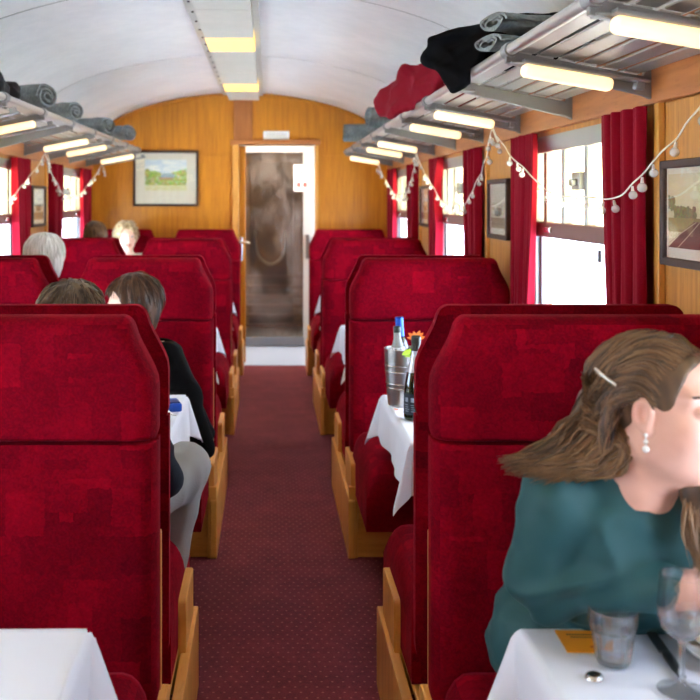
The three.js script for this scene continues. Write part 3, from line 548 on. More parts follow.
{ let n = 0; BR.forEach((d, k) => { if ([1, 4, 7].includes(k) || k === 10) return; lampEnds[-1][k] = rackLamp(-1, k, k < 5 ? `warm tube lamp under the left rack over the left foreground table, ${['near end', '', 'middle', 'far end'][k]}` : `warm tube lamp under the left luggage rack, ${nth[n++]} from the camera`); }); }
// ---------- fairy lights ----------
function stringLights(side, label) {
  const keys = side > 0 ? [2, 5, 8, 11] : [2, 5, 8, 11], xw = side > 0 ? 0.93 : -1.40, ends = keys.map((k) => lampEnds[side][k]);
  const t = thing('string_lights', label, 'string lights', [xw, 0, -2]), r = rng(side > 0 ? 31 : 37), off = V(-xw, 0, 2);
  const bulbGeo = merge([new THREE.SphereGeometry(0.0115, 14, 10).translate(0, -0.030, 0)]), capGeo = merge([new THREE.CylinderGeometry(0.003, 0.0045, 0.014, 8).translate(0, -0.013, 0)]);
  const bulbMat = phys({ color: '#f8f6f2', roughness: 0.12, transmission: 0.45, thickness: 0, ior: 1.5, clearcoat: 1 }), capMat = std({ color: '#e9e4d8', roughness: 0.5 });
  const wire = std({ color: '#efe8dc', roughness: 0.5 });
  const hang = (p, s = 1) => { const b = part('bulb', bulbGeo, bulbMat, t); b.position.copy(p).add(off); b.rotation.set((r() - 0.5) * 0.5, r() * 6, (r() - 0.5) * 0.7); b.scale.setScalar(s); part('cap', capGeo, capMat, b); };
  for (let i = 0; i + 1 < ends.length; i++) {
    const a = ends[i], b = ends[i + 1], sag = [0.30, 0.33, 0.27][i], pts = [], N = 26;
    for (let j = 0; j <= N; j++) { const f = j / N, p = a.clone().lerp(b, f); p.y -= sag * (1 - (2 * f - 1) ** 2) * (1 + 0.05 * Math.sin(f * 21)); p.x += side * 0.05 * Math.sin(Math.PI * f) + (r() - 0.5) * 0.008; p.y += (r() - 0.5) * 0.008; pts.push(p.clone().add(off)); }
    part('wire', tube(pts, 0.0024, 90, 6), wire, t);
    const n = 17; for (let j = 0; j < n; j++) { const f = (j + 0.5 + (r() - 0.5) * 0.4) / n, p = pts[Math.round(f * N)].clone().sub(off); hang(p, 0.9 + r() * 0.3); }
  }
  ends.forEach((e, i) => {      // a loop of slack with three bulbs where the string is tied to a lamp
    const p = e.clone(), k = (x, y, z) => V(p.x + x, p.y + y, p.z + z).add(off);
    part('tie_loop', tube([k(0, 0.02, 0), k(0.012, -0.03, 0.02), k(0.03, -0.07, 0.01), k(0.02, -0.035, -0.02), k(0.002, 0.015, -0.005)], 0.0024, 24, 6), wire, t);
    hang(V(p.x + 0.03, p.y - 0.065, p.z + 0.01)); hang(V(p.x - 0.012, p.y - 0.02, p.z + 0.02)); hang(V(p.x + 0.01, p.y - 0.03, p.z - 0.03));
  });
}
stringLights(1, 'string of clear ball lights swagged along the right windows'); stringLights(-1, 'string of clear ball lights swagged along the left windows');

// ---------- surface nets over signed distances ----------
function surfaceNets(sdf, lo, hi, cell, colorAt) {
  const n = [0, 1, 2].map((k) => Math.ceil((hi[k] - lo[k]) / cell) + 1), S = n[0] * n[1], f = new Float32Array(S * n[2]);
  for (let k = 0, i = 0; k < n[2]; k++) for (let j = 0; j < n[1]; j++) for (let a = 0; a < n[0]; a++, i++) f[i] = sdf(lo[0] + a * cell, lo[1] + j * cell, lo[2] + k * cell);
  const id = new Int32Array(f.length).fill(-1), pos = [], idx = [], E = [[0, 1], [0, 2], [0, 4], [1, 3], [1, 5], [2, 3], [2, 6], [3, 7], [4, 5], [4, 6], [5, 7], [6, 7]], C = [0, 1, n[0], n[0] + 1, S, S + 1, S + n[0], S + n[0] + 1];
  for (let k = 0; k < n[2] - 1; k++) for (let j = 0; j < n[1] - 1; j++) for (let a = 0; a < n[0] - 1; a++) {
    const b = a + j * n[0] + k * S; let m = 0; for (let c = 0; c < 8; c++) if (f[b + C[c]] < 0) m |= 1 << c;
    if (m === 0 || m === 255) continue;
    let x = 0, y = 0, z = 0, w = 0;
    for (const [p, r] of E) { const A = (m >> p) & 1, B = (m >> r) & 1; if (A === B) continue; const fa = f[b + C[p]], fb = f[b + C[r]], t = fa / (fa - fb); x += lerp(p & 1, r & 1, t); y += lerp((p >> 1) & 1, (r >> 1) & 1, t); z += lerp(p >> 2, r >> 2, t); w++; }
    id[b] = pos.length / 3; pos.push(lo[0] + (a + x / w) * cell, lo[1] + (j + y / w) * cell, lo[2] + (k + z / w) * cell);
  }
  for (let k = 1; k < n[2] - 1; k++) for (let j = 1; j < n[1] - 1; j++) for (let a = 1; a < n[0] - 1; a++) {
    const b = a + j * n[0] + k * S, s = f[b] < 0;
    for (const [d, u, v] of [[1, n[0], S], [n[0], S, 1], [S, 1, n[0]]]) { if (s === (f[b + d] < 0)) continue; const q4 = [id[b], id[b - u], id[b - u - v], id[b - v]]; if (q4.includes(-1)) continue; if (s) idx.push(q4[0], q4[1], q4[2], q4[0], q4[2], q4[3]); else idx.push(q4[0], q4[2], q4[1], q4[0], q4[3], q4[2]); }
  }
  const P = new Float32Array(pos), N = new Float32Array(pos.length), col = colorAt && new Float32Array(pos.length), uv = new Float32Array(P.length / 3 * 2), e = cell * 0.6;
  for (let i = 0; i < P.length; i += 3) {
    const x = P[i], y = P[i + 1], z = P[i + 2], gx = sdf(x + e, y, z) - sdf(x - e, y, z), gy = sdf(x, y + e, z) - sdf(x, y - e, z), gz = sdf(x, y, z + e) - sdf(x, y, z - e), l = Math.hypot(gx, gy, gz) || 1;
    N[i] = gx / l; N[i + 1] = gy / l; N[i + 2] = gz / l; uv[i / 3 * 2] = x + z * 0.5; uv[i / 3 * 2 + 1] = y + z * 0.5; if (col) { const c = colorAt(x, y, z); col[i] = c[0]; col[i + 1] = c[1]; col[i + 2] = c[2]; }
  }
  const g = new THREE.BufferGeometry(); g.setAttribute('position', new THREE.BufferAttribute(P, 3)); g.setAttribute('normal', new THREE.BufferAttribute(N, 3)); g.setAttribute('uv', new THREE.BufferAttribute(uv, 2)); if (col) g.setAttribute('color', new THREE.BufferAttribute(col, 3));
  g.setIndex(idx); return g;
}
const smin = (a, b, k) => { const h = Math.max(k - Math.abs(a - b), 0) / k; return Math.min(a, b) - h * h * k * 0.25; };
const smax = (a, b, k) => -smin(-a, -b, k);
function capsule(x, y, z, b) {          // b = [ax, ay, az, ra, bx, by, bz, rb]
  const px = x - b[0], py = y - b[1], pz = z - b[2], vx = b[4] - b[0], vy = b[5] - b[1], vz = b[6] - b[2], l = vx * vx + vy * vy + vz * vz || 1e-9, t = clamp((px * vx + py * vy + pz * vz) / l, 0, 1);
  return Math.hypot(px - vx * t, py - vy * t, pz - vz * t) - lerp(b[3], b[7], t);
}
const ellipsoid = (x, y, z, c, r) => { const a = Math.hypot((x - c[0]) / r[0], (y - c[1]) / r[1], (z - c[2]) / r[2]), b = Math.hypot((x - c[0]) / r[0] ** 2, (y - c[1]) / r[1] ** 2, (z - c[2]) / r[2] ** 2); return b < 1e-6 ? -Math.min(...r) : a * (a - 1) / b; };
const bonesSdf = (bones, k) => (x, y, z) => { let d = 1e3; for (const b of bones) d = smin(d, capsule(x, y, z, b), k); return d; };
const bonesBox = (bones, m) => { const lo = [9, 9, 9], hi = [-9, -9, -9].map((v) => v * 9); lo.fill(99); hi.fill(-99); for (const b of bones) for (const o of [0, 4]) for (let k = 0; k < 3; k++) { lo[k] = Math.min(lo[k], b[o + k] - b[o + 3] - m); hi[k] = Math.max(hi[k], b[o + k] + b[o + 3] + m); } return [lo, hi]; };

// ---------- luggage and clothes on the racks ----------
function roll(name, label, w, h, L, pos, turn, mat = M.greyCloth) {     // a folded, rolled blanket: spiral end, soft section; axis along local x
  const t = thing(name, label, 'blanket', pos, turn), pts = [], turns = 2.6, n = 130;
  for (let i = 0; i <= n; i++) { const f = i / n, a = f * turns * Math.PI * 2, rr = lerp(1, 0.16, f); pts.push([Math.cos(a) * rr * w / 2, Math.sin(a) * rr * h / 2]); }
  const th = 0.011, pos2 = [], idx = [], NS = 14;
  for (let j = 0; j <= NS; j++) for (let i = 0; i <= n; i++) for (const s of [0, 1]) { const [a, b] = pts[i], l = Math.hypot(a, b) || 1, wob = 0.004 * noise3(i * 0.12, j * 0.5, 1, pos[2] * 10); pos2.push((j / NS - 0.5) * L + (j === 0 || j === NS ? 0.008 * noise3(i * 0.09, j, 3, 9) : 0), b - (b / l) * s * th + wob + h / 2, a - (a / l) * s * th + wob); }
  const at = (j, i, s) => (j * (n + 1) + i) * 2 + s;
  for (let j = 0; j < NS; j++) for (let i = 0; i < n; i++) { idx.push(at(j, i, 0), at(j, i + 1, 0), at(j + 1, i, 0), at(j, i + 1, 0), at(j + 1, i + 1, 0), at(j + 1, i, 0)); idx.push(at(j, i, 1), at(j + 1, i, 1), at(j, i + 1, 1), at(j, i + 1, 1), at(j + 1, i, 1), at(j + 1, i + 1, 1)); }
  for (let i = 0; i < n; i++) for (const j of [0, NS]) idx.push(at(j, i, 0), at(j, i, 1), at(j, i + 1, 0), at(j, i + 1, 0), at(j, i, 1), at(j, i + 1, 1));
  for (let j = 0; j < NS; j++) for (const i of [0, n]) idx.push(at(j, i, 0), at(j + 1, i, 0), at(j, i, 1), at(j, i, 1), at(j + 1, i, 0), at(j + 1, i, 1));
  const g = new THREE.BufferGeometry(); g.setAttribute('position', new THREE.Float32BufferAttribute(pos2, 3)); g.setIndex(idx);
  part('roll', boxUV(outward(creased(g, 0.3)), 'x'), mat, t); return t;
}
roll('blanket_roll', 'grey rolled blanket on the right rack by the black coat, upper of two', 0.16, 0.068, 0.34, [0.835, 1.997, -3.03], 0.34);
roll('blanket_roll', 'grey rolled blanket on the right rack by the black coat, lower of two', 0.17, 0.062, 0.34, [0.82, 1.937, -3.02], 0.30);
roll('blanket_roll', 'grey rolled blanket behind the red cloth on the right rack', 0.2, 0.15, 0.34, [0.80, 1.94, -6.25], 0.12);
roll('blanket_roll', 'grey rolled blanket at the far end of the right rack', 0.26, 0.17, 0.4, [0.80, 1.94, -7.85], -0.1);
roll('blanket_roll', 'grey rolled blanket beside the black bag on the left rack', 0.20, 0.14, 0.28, [-1.265, 1.963, -5.15], -0.35);
roll('blanket_roll', 'second grey rolled blanket from the camera on the left rack', 0.2, 0.125, 0.28, [-1.275, 1.963, -5.95], -0.3);
roll('blanket_roll', 'third grey rolled blanket from the camera on the left rack', 0.22, 0.13, 0.28, [-1.265, 1.963, -7.1], -0.3);
roll('blanket_roll', 'farthest grey rolled blanket on the left rack, next to the end wall', 0.24, 0.14, 0.28, [-1.24, 1.963, -8.0], -0.4);
function lump(name, label, category, bones, k, amp, freq, mat, cell = 0.008, clip) {       // cloth heaped up, with folds
  const f = bonesSdf(bones, k), lo0 = bonesBox(bones, 0.05), c = [(lo0[0][0] + lo0[1][0]) / 2, 0, (lo0[0][2] + lo0[1][2]) / 2];
  const g = surfaceNets((x, y, z) => { let d = f(x, y, z) + amp * (Math.abs(noise3(x * freq, y * freq * 0.6, z * freq, 12)) * 2 - 0.8) + amp * 0.4 * noise3(x * freq * 3, y * freq * 3, z * freq * 3, 14); if (clip) d = Math.max(d, clip(x, y, z)); return d; }, lo0[0], lo0[1], cell);
  const t = thing(name, label, category, [c[0], 0, c[2]]); g.translate(-c[0], 0, -c[2]); part(name === 'bag' ? 'bag_body' : 'cloth', g, mat, t); return t;
}
const rackTop = (x, side) => (side > 0 ? lerp(1.918, 1.85, clamp((x - 0.685) / 0.4, 0, 1)) : lerp(1.935, 1.85, clamp((-1.135 - x) / 0.45, 0, 1))) + 0.020;
// distance to a triangle in space, for cloth laid in facets
function triangle(x, y, z, [a, b, c]) {
  const p = V(x, y, z), q = V(); triangle.t ||= new THREE.Triangle(); triangle.t.a.set(...a); triangle.t.b.set(...b); triangle.t.c.set(...c); triangle.t.closestPointToPoint(p, q); return q.distanceTo(p);
}
function drape(name, label, category, pts, faces, fill, th, mat, seed) {
  const W = pts.map(([x, y, d]) => [x, y, -d]), T = faces.map((f) => f.map((i) => W[i])), ff = bonesSdf(fill, 0.03), lo = [9, 9, 9], hi = [-99, -99, -99];
  for (const w of W) for (let k = 0; k < 3; k++) { lo[k] = Math.min(lo[k], w[k] - 0.06); hi[k] = Math.max(hi[k], w[k] + 0.06); }
  for (const f of fill) for (const o of [0, 4]) for (let k = 0; k < 3; k++) { lo[k] = Math.min(lo[k], f[o + k] - 0.1); hi[k] = Math.max(hi[k], f[o + k] + 0.1); }
  const g = surfaceNets((x, y, z) => { const wx = x + 0.018 * noise3(x * 11, y * 11, z * 11, seed), wy = y + 0.018 * noise3(x * 11, y * 11, z * 11, seed + 50), wz = z + 0.02 * noise3(x * 11, y * 11, z * 11, seed + 90); let d = ff(wx, wy, wz); for (const t of T) d = smin(d, triangle(wx, wy, wz, t) - th, 0.012); d += 0.006 * (Math.abs(noise3(x * 16 + y * 9, y * 10, z * 16, seed)) * 2 - 0.6); return x > 0.665 ? Math.max(d, rackTop(x, 1) - y) : d; }, lo, hi, 0.0075);
  const c = [(lo[0] + hi[0]) / 2, (lo[2] + hi[2]) / 2], t = thing(name, label, category, [c[0], 0, c[1]]); g.translate(-c[0], 0, -c[1]); part('cloth', g, mat, t);
}
drape('coat', 'black coat heaped on the right rack, hanging over the rail', 'coat',
  [[0.55, 2.043, 3.38], [0.542, 1.983, 3.42], [0.575, 1.945, 3.36], [0.610, 1.865, 3.31], [0.655, 1.905, 3.24], [0.74, 2.066, 3.20], [0.93, 2.088, 3.12], [0.92, 2.0, 3.62], [0.70, 1.975, 3.64], [1.03, 2.04, 3.3]],
  [[0, 1, 5], [1, 2, 5], [2, 4, 5], [2, 3, 4], [5, 6, 7], [0, 5, 7], [0, 7, 8], [1, 8, 2], [6, 7, 9]], [[0.75, 1.99, -3.42, 0.05, 0.95, 2.0, -3.4, 0.05]], 0.015, phys({ color: '#08080a', roughness: 0.95, specularIntensity: 0.15 }), 5);
drape('jacket', 'crimson jacket bundled on the right luggage rack edge', 'jacket',
  [[0.525, 1.974, 4.75], [0.645, 2.105, 4.55], [0.79, 2.10, 4.3], [0.742, 2.0, 4.3], [0.623, 1.912, 4.5], [0.575, 1.895, 4.6], [0.545, 1.922, 4.7], [0.665, 2.02, 4.42]],
  [[0, 1, 7], [1, 2, 7], [2, 3, 7], [3, 4, 7], [4, 5, 7], [5, 6, 7], [6, 0, 7]], [[0.74, 2.0, -4.55, 0.055, 0.9, 1.97, -4.5, 0.05], [0.68, 2.0, -4.65, 0.05, 0.72, 1.99, -4.8, 0.05]], 0.017, phys({ color: '#7a081c', roughness: 0.9, specularIntensity: 0.3, sheen: 0.3, sheenColor: new THREE.Color(0.8, 0.1, 0.15), sheenRoughness: 0.5 }), 9);
{ const b = lump('bag', 'black soft bag on the left luggage rack at the picture edge', 'bag', [[-1.25, 2.01, -4.5, 0.07, -1.42, 2.01, -4.5, 0.07], [-1.24, 2.0, -4.75, 0.06, -1.42, 2.0, -4.75, 0.06], [-1.27, 2.06, -4.45, 0.035, -1.38, 2.08, -4.45, 0.035]], 0.07, 0.014, 16, std({ color: '#17181b', roughness: 0.8 }), 0.008, (x, y, z) => rackTop(x, -1) + 0.008 - y);
  part('strap', tube([V(0.06, 2.04, 0.1), V(0.05, 2.09, 0.06), V(0.02, 2.11, 0.0), V(0.04, 2.08, -0.08), V(0.06, 2.04, -0.12)], 0.009, 30, 8), M.black, b); }

// ---------- things on the tables ----------
const CLOTH = TY + 0.0065;
function glassy(t, prof, seg, mat = M.glass) { return part('glass_wall', lathe(prof, seg), mat, t); }
{ // faceted tumbler
  const t = thing('tumbler', 'short faceted glass tumbler of water on the nearest right table', 'glass', [0.570, CLOTH, -1.636]), N = 96, pos = [], idx = [];
  const prof = [[0.0001, 0], [0.020, 0], [0.0255, 0.002], [0.0275, 0.008], [0.0325, 0.048], [0.0365, 0.060], [0.0385, 0.066], [0.0405, 0.089], [0.0402, 0.0915], [0.0388, 0.0915], [0.038, 0.089], [0.0355, 0.066], [0.0300, 0.050], [0.0248, 0.012], [0.022, 0.009], [0.0001, 0.0085]];
  prof.forEach(([r, y], j) => { for (let i = 0; i < N; i++) { const a = i / N * Math.PI * 2, facet = j > 1 && j < 6 && y > 0.004 ? (Math.abs(Math.sin(a * 5)) - 0.5) * 0.0022 * smooth(0.062, 0.05, y) : 0; pos.push((r + facet) * Math.cos(a), y, (r + facet) * Math.sin(a)); } });
  for (let j = 0; j + 1 < prof.length; j++) for (let i = 0; i < N; i++) { const a = j * N + i, b = j * N + (i + 1) % N; idx.push(a, a + N, b, b, a + N, b + N); }
  const g = new THREE.BufferGeometry(); g.setAttribute('position', new THREE.Float32BufferAttribute(pos, 3)); g.setIndex(idx); g.computeVertexNormals(); part('tumbler_wall', g, M.glass, t);
  part('water', lathe([[0.0001, 0.0092], [0.0222, 0.0095], [0.0243, 0.012], [0.0296, 0.0500], [0.0318, 0.0545], [0.0312, 0.0550], [0.0001, 0.0548]], 64), phys({ color: '#ffffff', transmission: 1, roughness: 0, thickness: 0, ior: 1.33 }), t);
}
{
  const t = thing('wine_glass', 'stemmed wine glass in front of the food plate', 'glass', [0.645, CLOTH, -1.542]);
  const o = [[0.0001, 0], [0.036, 0.0005], [0.0375, 0.002], [0.036, 0.0035], [0.018, 0.007], [0.007, 0.012], [0.0045, 0.020], [0.0040, 0.050], [0.0045, 0.072], [0.008, 0.080], [0.020, 0.087], [0.031, 0.100], [0.0365, 0.118], [0.0370, 0.135], [0.0350, 0.160], [0.0330, 0.1815], [0.0322, 0.1822], [0.0316, 0.1812], [0.0336, 0.160], [0.0355, 0.135], [0.0350, 0.119], [0.0298, 0.102], [0.019, 0.0895], [0.008, 0.0845], [0.0001, 0.084]];
  glassy(t, o, 72);
}
{ // knife and a fork in the hand
  const t = thing('table_knife', 'steel table knife lying beside the plate', 'knife', [0.668, CLOTH + 0.004, -1.665], -0.10);
  const s = new THREE.Shape(); s.moveTo(-0.0095, 0.0); s.lineTo(-0.0095, 0.075); s.quadraticCurveTo(-0.009, 0.105, 0.006, 0.113); s.lineTo(0.0075, 0.0); s.closePath();
  const b = new THREE.ExtrudeGeometry(s, { depth: 0.0015, bevelEnabled: true, bevelSize: 0.0006, bevelThickness: 0.0006, bevelSegments: 1 }); b.rotateX(-Math.PI / 2); part('blade', b, M.darkSteel, t);
  const h = lathe([[0.0001, 0], [0.0058, 0.001], [0.0072, 0.02], [0.0066, 0.06], [0.0056, 0.092], [0.0001, 0.094]], 20); h.scale(1.25, 1, 0.55); h.rotateX(Math.PI / 2); h.translate(0, 0.002, -0.002); part('handle', h, M.darkSteel, t);
}
{
  const t = thing('menu_card', 'small orange card with dark print lying at the table edge', 'card', [0.545, CLOTH, -1.715], -0.03);
  const img = canvasTex(128, 128, (c, w, h) => { c.fillStyle = '#f29a1c'; c.fillRect(0, 0, w, h); c.fillStyle = '#4a2c10'; for (let i = 0; i < 11; i++) c.fillRect(28 + i * 8, 22, 6, 8); for (let i = 0; i < 9; i++) c.fillRect(36 + i * 8, 38, 6, 7); c.fillStyle = '#c8442a'; c.fillRect(76, 92, 34, 12); });
  const g = new THREE.BoxGeometry(0.075, 0.0012, 0.085); g.translate(0, 0.001, 0); part('card', g, std({ map: img, roughness: 0.6 }), t);
}
{ const t = thing('bottle_cap', 'small bent silver cap lying in front of the tumbler', 'bottle cap', [0.522, CLOTH, -1.585], 0.4), pts = []; const g = lathe([[0.0001, 0.006], [0.009, 0.0062], [0.0125, 0.005], [0.0145, 0.0], [0.0138, 0.0], [0.0118, 0.0045], [0.0001, 0.005]], 42); const p = g.attributes.position; for (let i = 0; i < p.count; i++) { const x = p.getX(i), z = p.getZ(i), a = Math.atan2(z, x), r = Math.hypot(x, z); if (p.getY(i) < 0.004) { const k = 1 + 0.05 * Math.sin(a * 21); p.setX(i, x * k); p.setZ(i, z * k); } p.setY(i, p.getY(i) + 0.12 * Math.max(0, p.getX(i)) + 0.0005); } g.computeVertexNormals(); part('cap', outward(g), M.steel, t); }
{ // plate with food
  const t = thing('dinner_plate', 'white dinner plate with a wide rim at the right edge', 'plate', [0.822, CLOTH, -1.655]);
  part('plate_body', outward(lathe([[0.0001, 0.004], [0.07, 0.004], [0.083, 0.009], [0.122, 0.019], [0.126, 0.021], [0.127, 0.0195], [0.122, 0.0155], [0.084, 0.005], [0.072, 0.0], [0.0001, 0.0]], 72)), std({ color: '#f4f3ef', roughness: 0.18 }), t);
  const r = rng(77), chunk = (n, label, mat, sx, sy, sz, x, z, y, i) => { const g = new THREE.IcosahedronGeometry(1, 4), p = g.attributes.position; for (let k = 0; k < p.count; k++) { const a = 1 + 0.22 * noise3(p.getX(k) * 1.6, p.getY(k) * 1.6, p.getZ(k) * 1.6, 50 + i); p.setXYZ(k, p.getX(k) * a, p.getY(k) * a, p.getZ(k) * a); } const m = mergeVertices(g.deleteAttribute('normal').deleteAttribute('uv'), 1e-4); m.computeVertexNormals(); m.scale(sx, sy, sz); const o = thing(n, label, 'vegetable', [0.822 + x, CLOTH + y, -1.655 + z], r() * 6); part('piece', m, mat, o); };
  const cm = phys({ color: '#e8781c', roughness: 0.35, clearcoat: 0.4 }), pm2 = std({ color: '#f0e6cf', roughness: 0.5 });
  chunk('carrot_piece', 'glazed orange carrot piece at the left rim of the plate, nearest the wine glass', cm, 0.028, 0.014, 0.018, -0.080, 0.035, 0.022, 0);
  chunk('carrot_piece', 'glazed orange carrot piece lying toward the near rim of the plate', cm, 0.026, 0.013, 0.017, -0.050, 0.070, 0.020, 1);
  chunk('potato_piece', 'pale potato piece lying low at the left of the plate', pm2, 0.036, 0.024, 0.030, -0.070, -0.025, 0.032, 2);
  chunk('potato_piece', 'pale potato piece on top of the food on the plate', pm2, 0.034, 0.022, 0.028, -0.030, -0.010, 0.050, 3);
}
{ // ice bucket with two bottles and a sprig
  const bx = 0.500, bz = -3.70, t = thing('ice_bucket', 'ribbed stainless steel ice bucket holding two bottles', 'bucket', [bx, CLOTH, bz]);
  part('bucket_wall', lathe([[0.0001, 0.0], [0.048, 0.0], [0.052, 0.004], [0.0575, 0.08], [0.0595, 0.084], [0.0582, 0.088], [0.0605, 0.125], [0.0625, 0.129], [0.0612, 0.133], [0.0650, 0.207], [0.0670, 0.211], [0.0650, 0.213], [0.0632, 0.209], [0.0560, 0.09], [0.050, 0.008], [0.0001, 0.007]], 64), phys({ color: '#c4c3c0', metalness: 1, roughness: 0.28 }), t);
  part('band', [new THREE.TorusGeometry(0.0588, 0.0026, 8, 64).rotateX(Math.PI / 2).translate(0, 0.084, 0), new THREE.TorusGeometry(0.0575, 0.0022, 8, 64).rotateX(Math.PI / 2).translate(0, 0.068, 0), new THREE.TorusGeometry(0.0618, 0.0026, 8, 64).rotateX(Math.PI / 2).translate(0, 0.129, 0), new THREE.TorusGeometry(0.0635, 0.0024, 8, 64).rotateX(Math.PI / 2).translate(0, 0.152, 0)], M.steel, t);
  const bottle = (name, label, pos, tiltX, tiltZ, prof, mat, cap, lab, capMat) => {
    const b = thing(name, label, 'bottle', pos); b.rotation.set(tiltX, 0, tiltZ); part('bottle_body', lathe(prof, 48), mat, b); part('foil', lathe(cap, 32), capMat, b);
    if (lab) part('label', lathe(lab[0], 48), lab[1], b); return b;
  };
  const lines = (bg, fg) => canvasTex(256, 128, (c, w, h) => { c.fillStyle = bg; c.fillRect(0, 0, w, h); c.fillStyle = fg; const r = rng(3); for (let k = 0; k < 4; k++) for (let i = 0; i < 10; i++) { c.fillRect(8 + i * 25, 24, 14, 26); c.fillRect(6 + i * 25 + r() * 4, 66 + k * 13, 16 * r() + 4, 4); } });
  bottle('tonic_bottle', 'clear glass bottle with white label standing in the ice bucket', [bx - 0.012, CLOTH + 0.012, bz + 0.022], 0, 0.03, [[0.0001, 0], [0.025, 0], [0.0265, 0.004], [0.0265, 0.185], [0.024, 0.205], [0.0145, 0.238], [0.0128, 0.262], [0.0132, 0.266], [0.0001, 0.268]], phys({ color: '#cfd4cc', roughness: 0.06, transmission: 0.55, thickness: 0.03, ior: 1.45 }), [[0.0136, 0.262], [0.0146, 0.266], [0.0146, 0.281], [0.0132, 0.285], [0.0001, 0.286]], [[[0.0270, 0.150], [0.0271, 0.200], [0.0245, 0.2075]], std({ map: lines('#e9ecee', '#44505e'), roughness: 0.6 })], std({ color: '#23302a', roughness: 0.4 }));
  bottle('wine_bottle', 'wine bottle with a bright blue foil neck leaning in the ice bucket', [bx + 0.016, CLOTH + 0.012, bz - 0.014], -0.02, 0.075, [[0.0001, 0], [0.028, 0], [0.030, 0.004], [0.030, 0.19], [0.024, 0.222], [0.0148, 0.244], [0.0001, 0.245]], phys({ color: '#1d2a3a', roughness: 0.08, clearcoat: 1 }), [[0.0150, 0.234], [0.0150, 0.296], [0.0162, 0.298], [0.0162, 0.312], [0.0148, 0.315], [0.0001, 0.316]], null, std({ color: '#2357b8', metalness: 0.35, roughness: 0.35 }));
  const g2 = phys({ color: '#27301a', roughness: 0.06, clearcoat: 1, transmission: 0.25, thickness: 0.05 });
  bottle('prosecco_bottle', 'dark green sparkling wine bottle standing beside the ice bucket', [0.514, CLOTH, -3.455], 0, -0.01, [[0.0001, 0.002], [0.034, 0], [0.039, 0.004], [0.0405, 0.012], [0.0405, 0.095], [0.038, 0.13], [0.031, 0.165], [0.021, 0.20], [0.0158, 0.225], [0.0001, 0.226]], g2, [[0.0162, 0.215], [0.0158, 0.265], [0.0168, 0.268], [0.0172, 0.287], [0.0150, 0.292], [0.0001, 0.293]], [[[0.0409, 0.022], [0.0410, 0.094]], std({ map: lines('#1f2832', '#8f9aa6'), roughness: 0.5 })], std({ color: '#39362f', roughness: 0.4, metalness: 0.4 }));
  const bt = scene.children[scene.children.length - 1]; part('neck_band', lathe([[0.0312, 0.166], [0.0215, 0.200], [0.0164, 0.2255], [0.0166, 0.24]], 32), std({ color: '#c9ccd2', metalness: 0.5, roughness: 0.35 }), bt);
  // a sprig of garnish: orange petals and green leaves on a stem
  const sp = thing('flower_sprig', 'orange flower sprig with a lime green leaf tucked in the bucket', 'flower', [bx + 0.030, CLOTH + 0.20, bz + 0.066]);
  part('stem', tube([V(0, 0, 0), V(0.004, 0.03, 0.004), V(0.012, 0.055, 0.006)], 0.0022, 12, 6), std({ color: '#5d8a2e', roughness: 0.6 }), sp);
  const leafG = (L, w) => { const s = new THREE.Shape(); s.moveTo(0, 0); s.quadraticCurveTo(w, L * 0.45, 0, L); s.quadraticCurveTo(-w, L * 0.45, 0, 0); const g = new THREE.ExtrudeGeometry(s, { depth: 0.0008, bevelEnabled: false, curveSegments: 8 }); const p = g.attributes.position; for (let i = 0; i < p.count; i++) p.setZ(i, p.getZ(i) + 6 * p.getX(i) ** 2 + 3 * p.getY(i) ** 2); g.computeVertexNormals(); return g; };
  const lm = std({ color: '#a4c832', roughness: 0.5 }), pm = std({ color: '#f07f2c', roughness: 0.5 });
  [[-0.002, 0.012, 0.005, 0.5, 2.5], [0.002, 0.02, 0.004, -0.4, 2.1], [0, 0.0, 0.004, 0.2, -2.4]].forEach(([x, y, z, a, b]) => { const o = part('leaf', leafG(0.052, 0.018), lm, sp); o.position.set(x, y, z); o.rotation.set(a, 0, b); });
  [[0.5, 1.3], [-0.2, 0.9], [0.3, 0.3], [0.1, -0.4], [-0.4, -0.9], [0.2, -1.3]].forEach(([a, b]) => { const o = part('petal', leafG(0.036, 0.014), pm, sp); o.position.set(0.012, 0.056, 0.006); o.rotation.set(a, 0, b); });
  const pt = thing('fallen_petal', 'small orange petal lying on the cloth by the bucket foot', 'petal', [0.475, CLOTH + 0.001, -3.60], 0.6), pg = leafG(0.025, 0.012); pg.rotateX(-Math.PI / 2); part('petal', pg, pm, pt);
}
{ // left table of the second bay: a blue packet and a white paper napkin
  const t = thing('blue_packet', 'small bright blue packet lying on the white cloth by the aisle', 'packet', [-0.360, CLOTH, -3.62], 0.25);
  part('packet', box(0.075, 0.03, 0.11, 0, 0.0155, 0, 0.006), std({ color: '#1d4fae', roughness: 0.35 }), t); part('flap', box(0.06, 0.004, 0.05, 0.002, 0.032, 0.02, 0.0015), std({ color: '#16356f', roughness: 0.35 }), t);
  const n = thing('paper_napkin', 'crumpled white paper napkin standing on the cloth behind the blue packet', 'napkin', [-0.40, CLOTH, -3.45], 0.5), g = new THREE.PlaneGeometry(0.13, 0.12, 24, 24), p = g.attributes.position;
  g.rotateX(-Math.PI / 2); for (let i = 0; i < p.count; i++) { const x = p.getX(i), z = p.getZ(i); p.setY(i, 0.012 + 0.05 * Math.max(0, 1 - Math.abs(x) * 16) + 0.010 * noise3(x * 30, z * 30, 2, 4)); } g.computeVertexNormals();
  const g2 = g.clone(); g2.translate(0, -0.0015, 0); const ix = g2.index.array; for (let i = 0; i < ix.length; i += 3) { const a = ix[i]; ix[i] = ix[i + 1]; ix[i + 1] = a; } part('napkin', [g, g2], M.white, n);
}
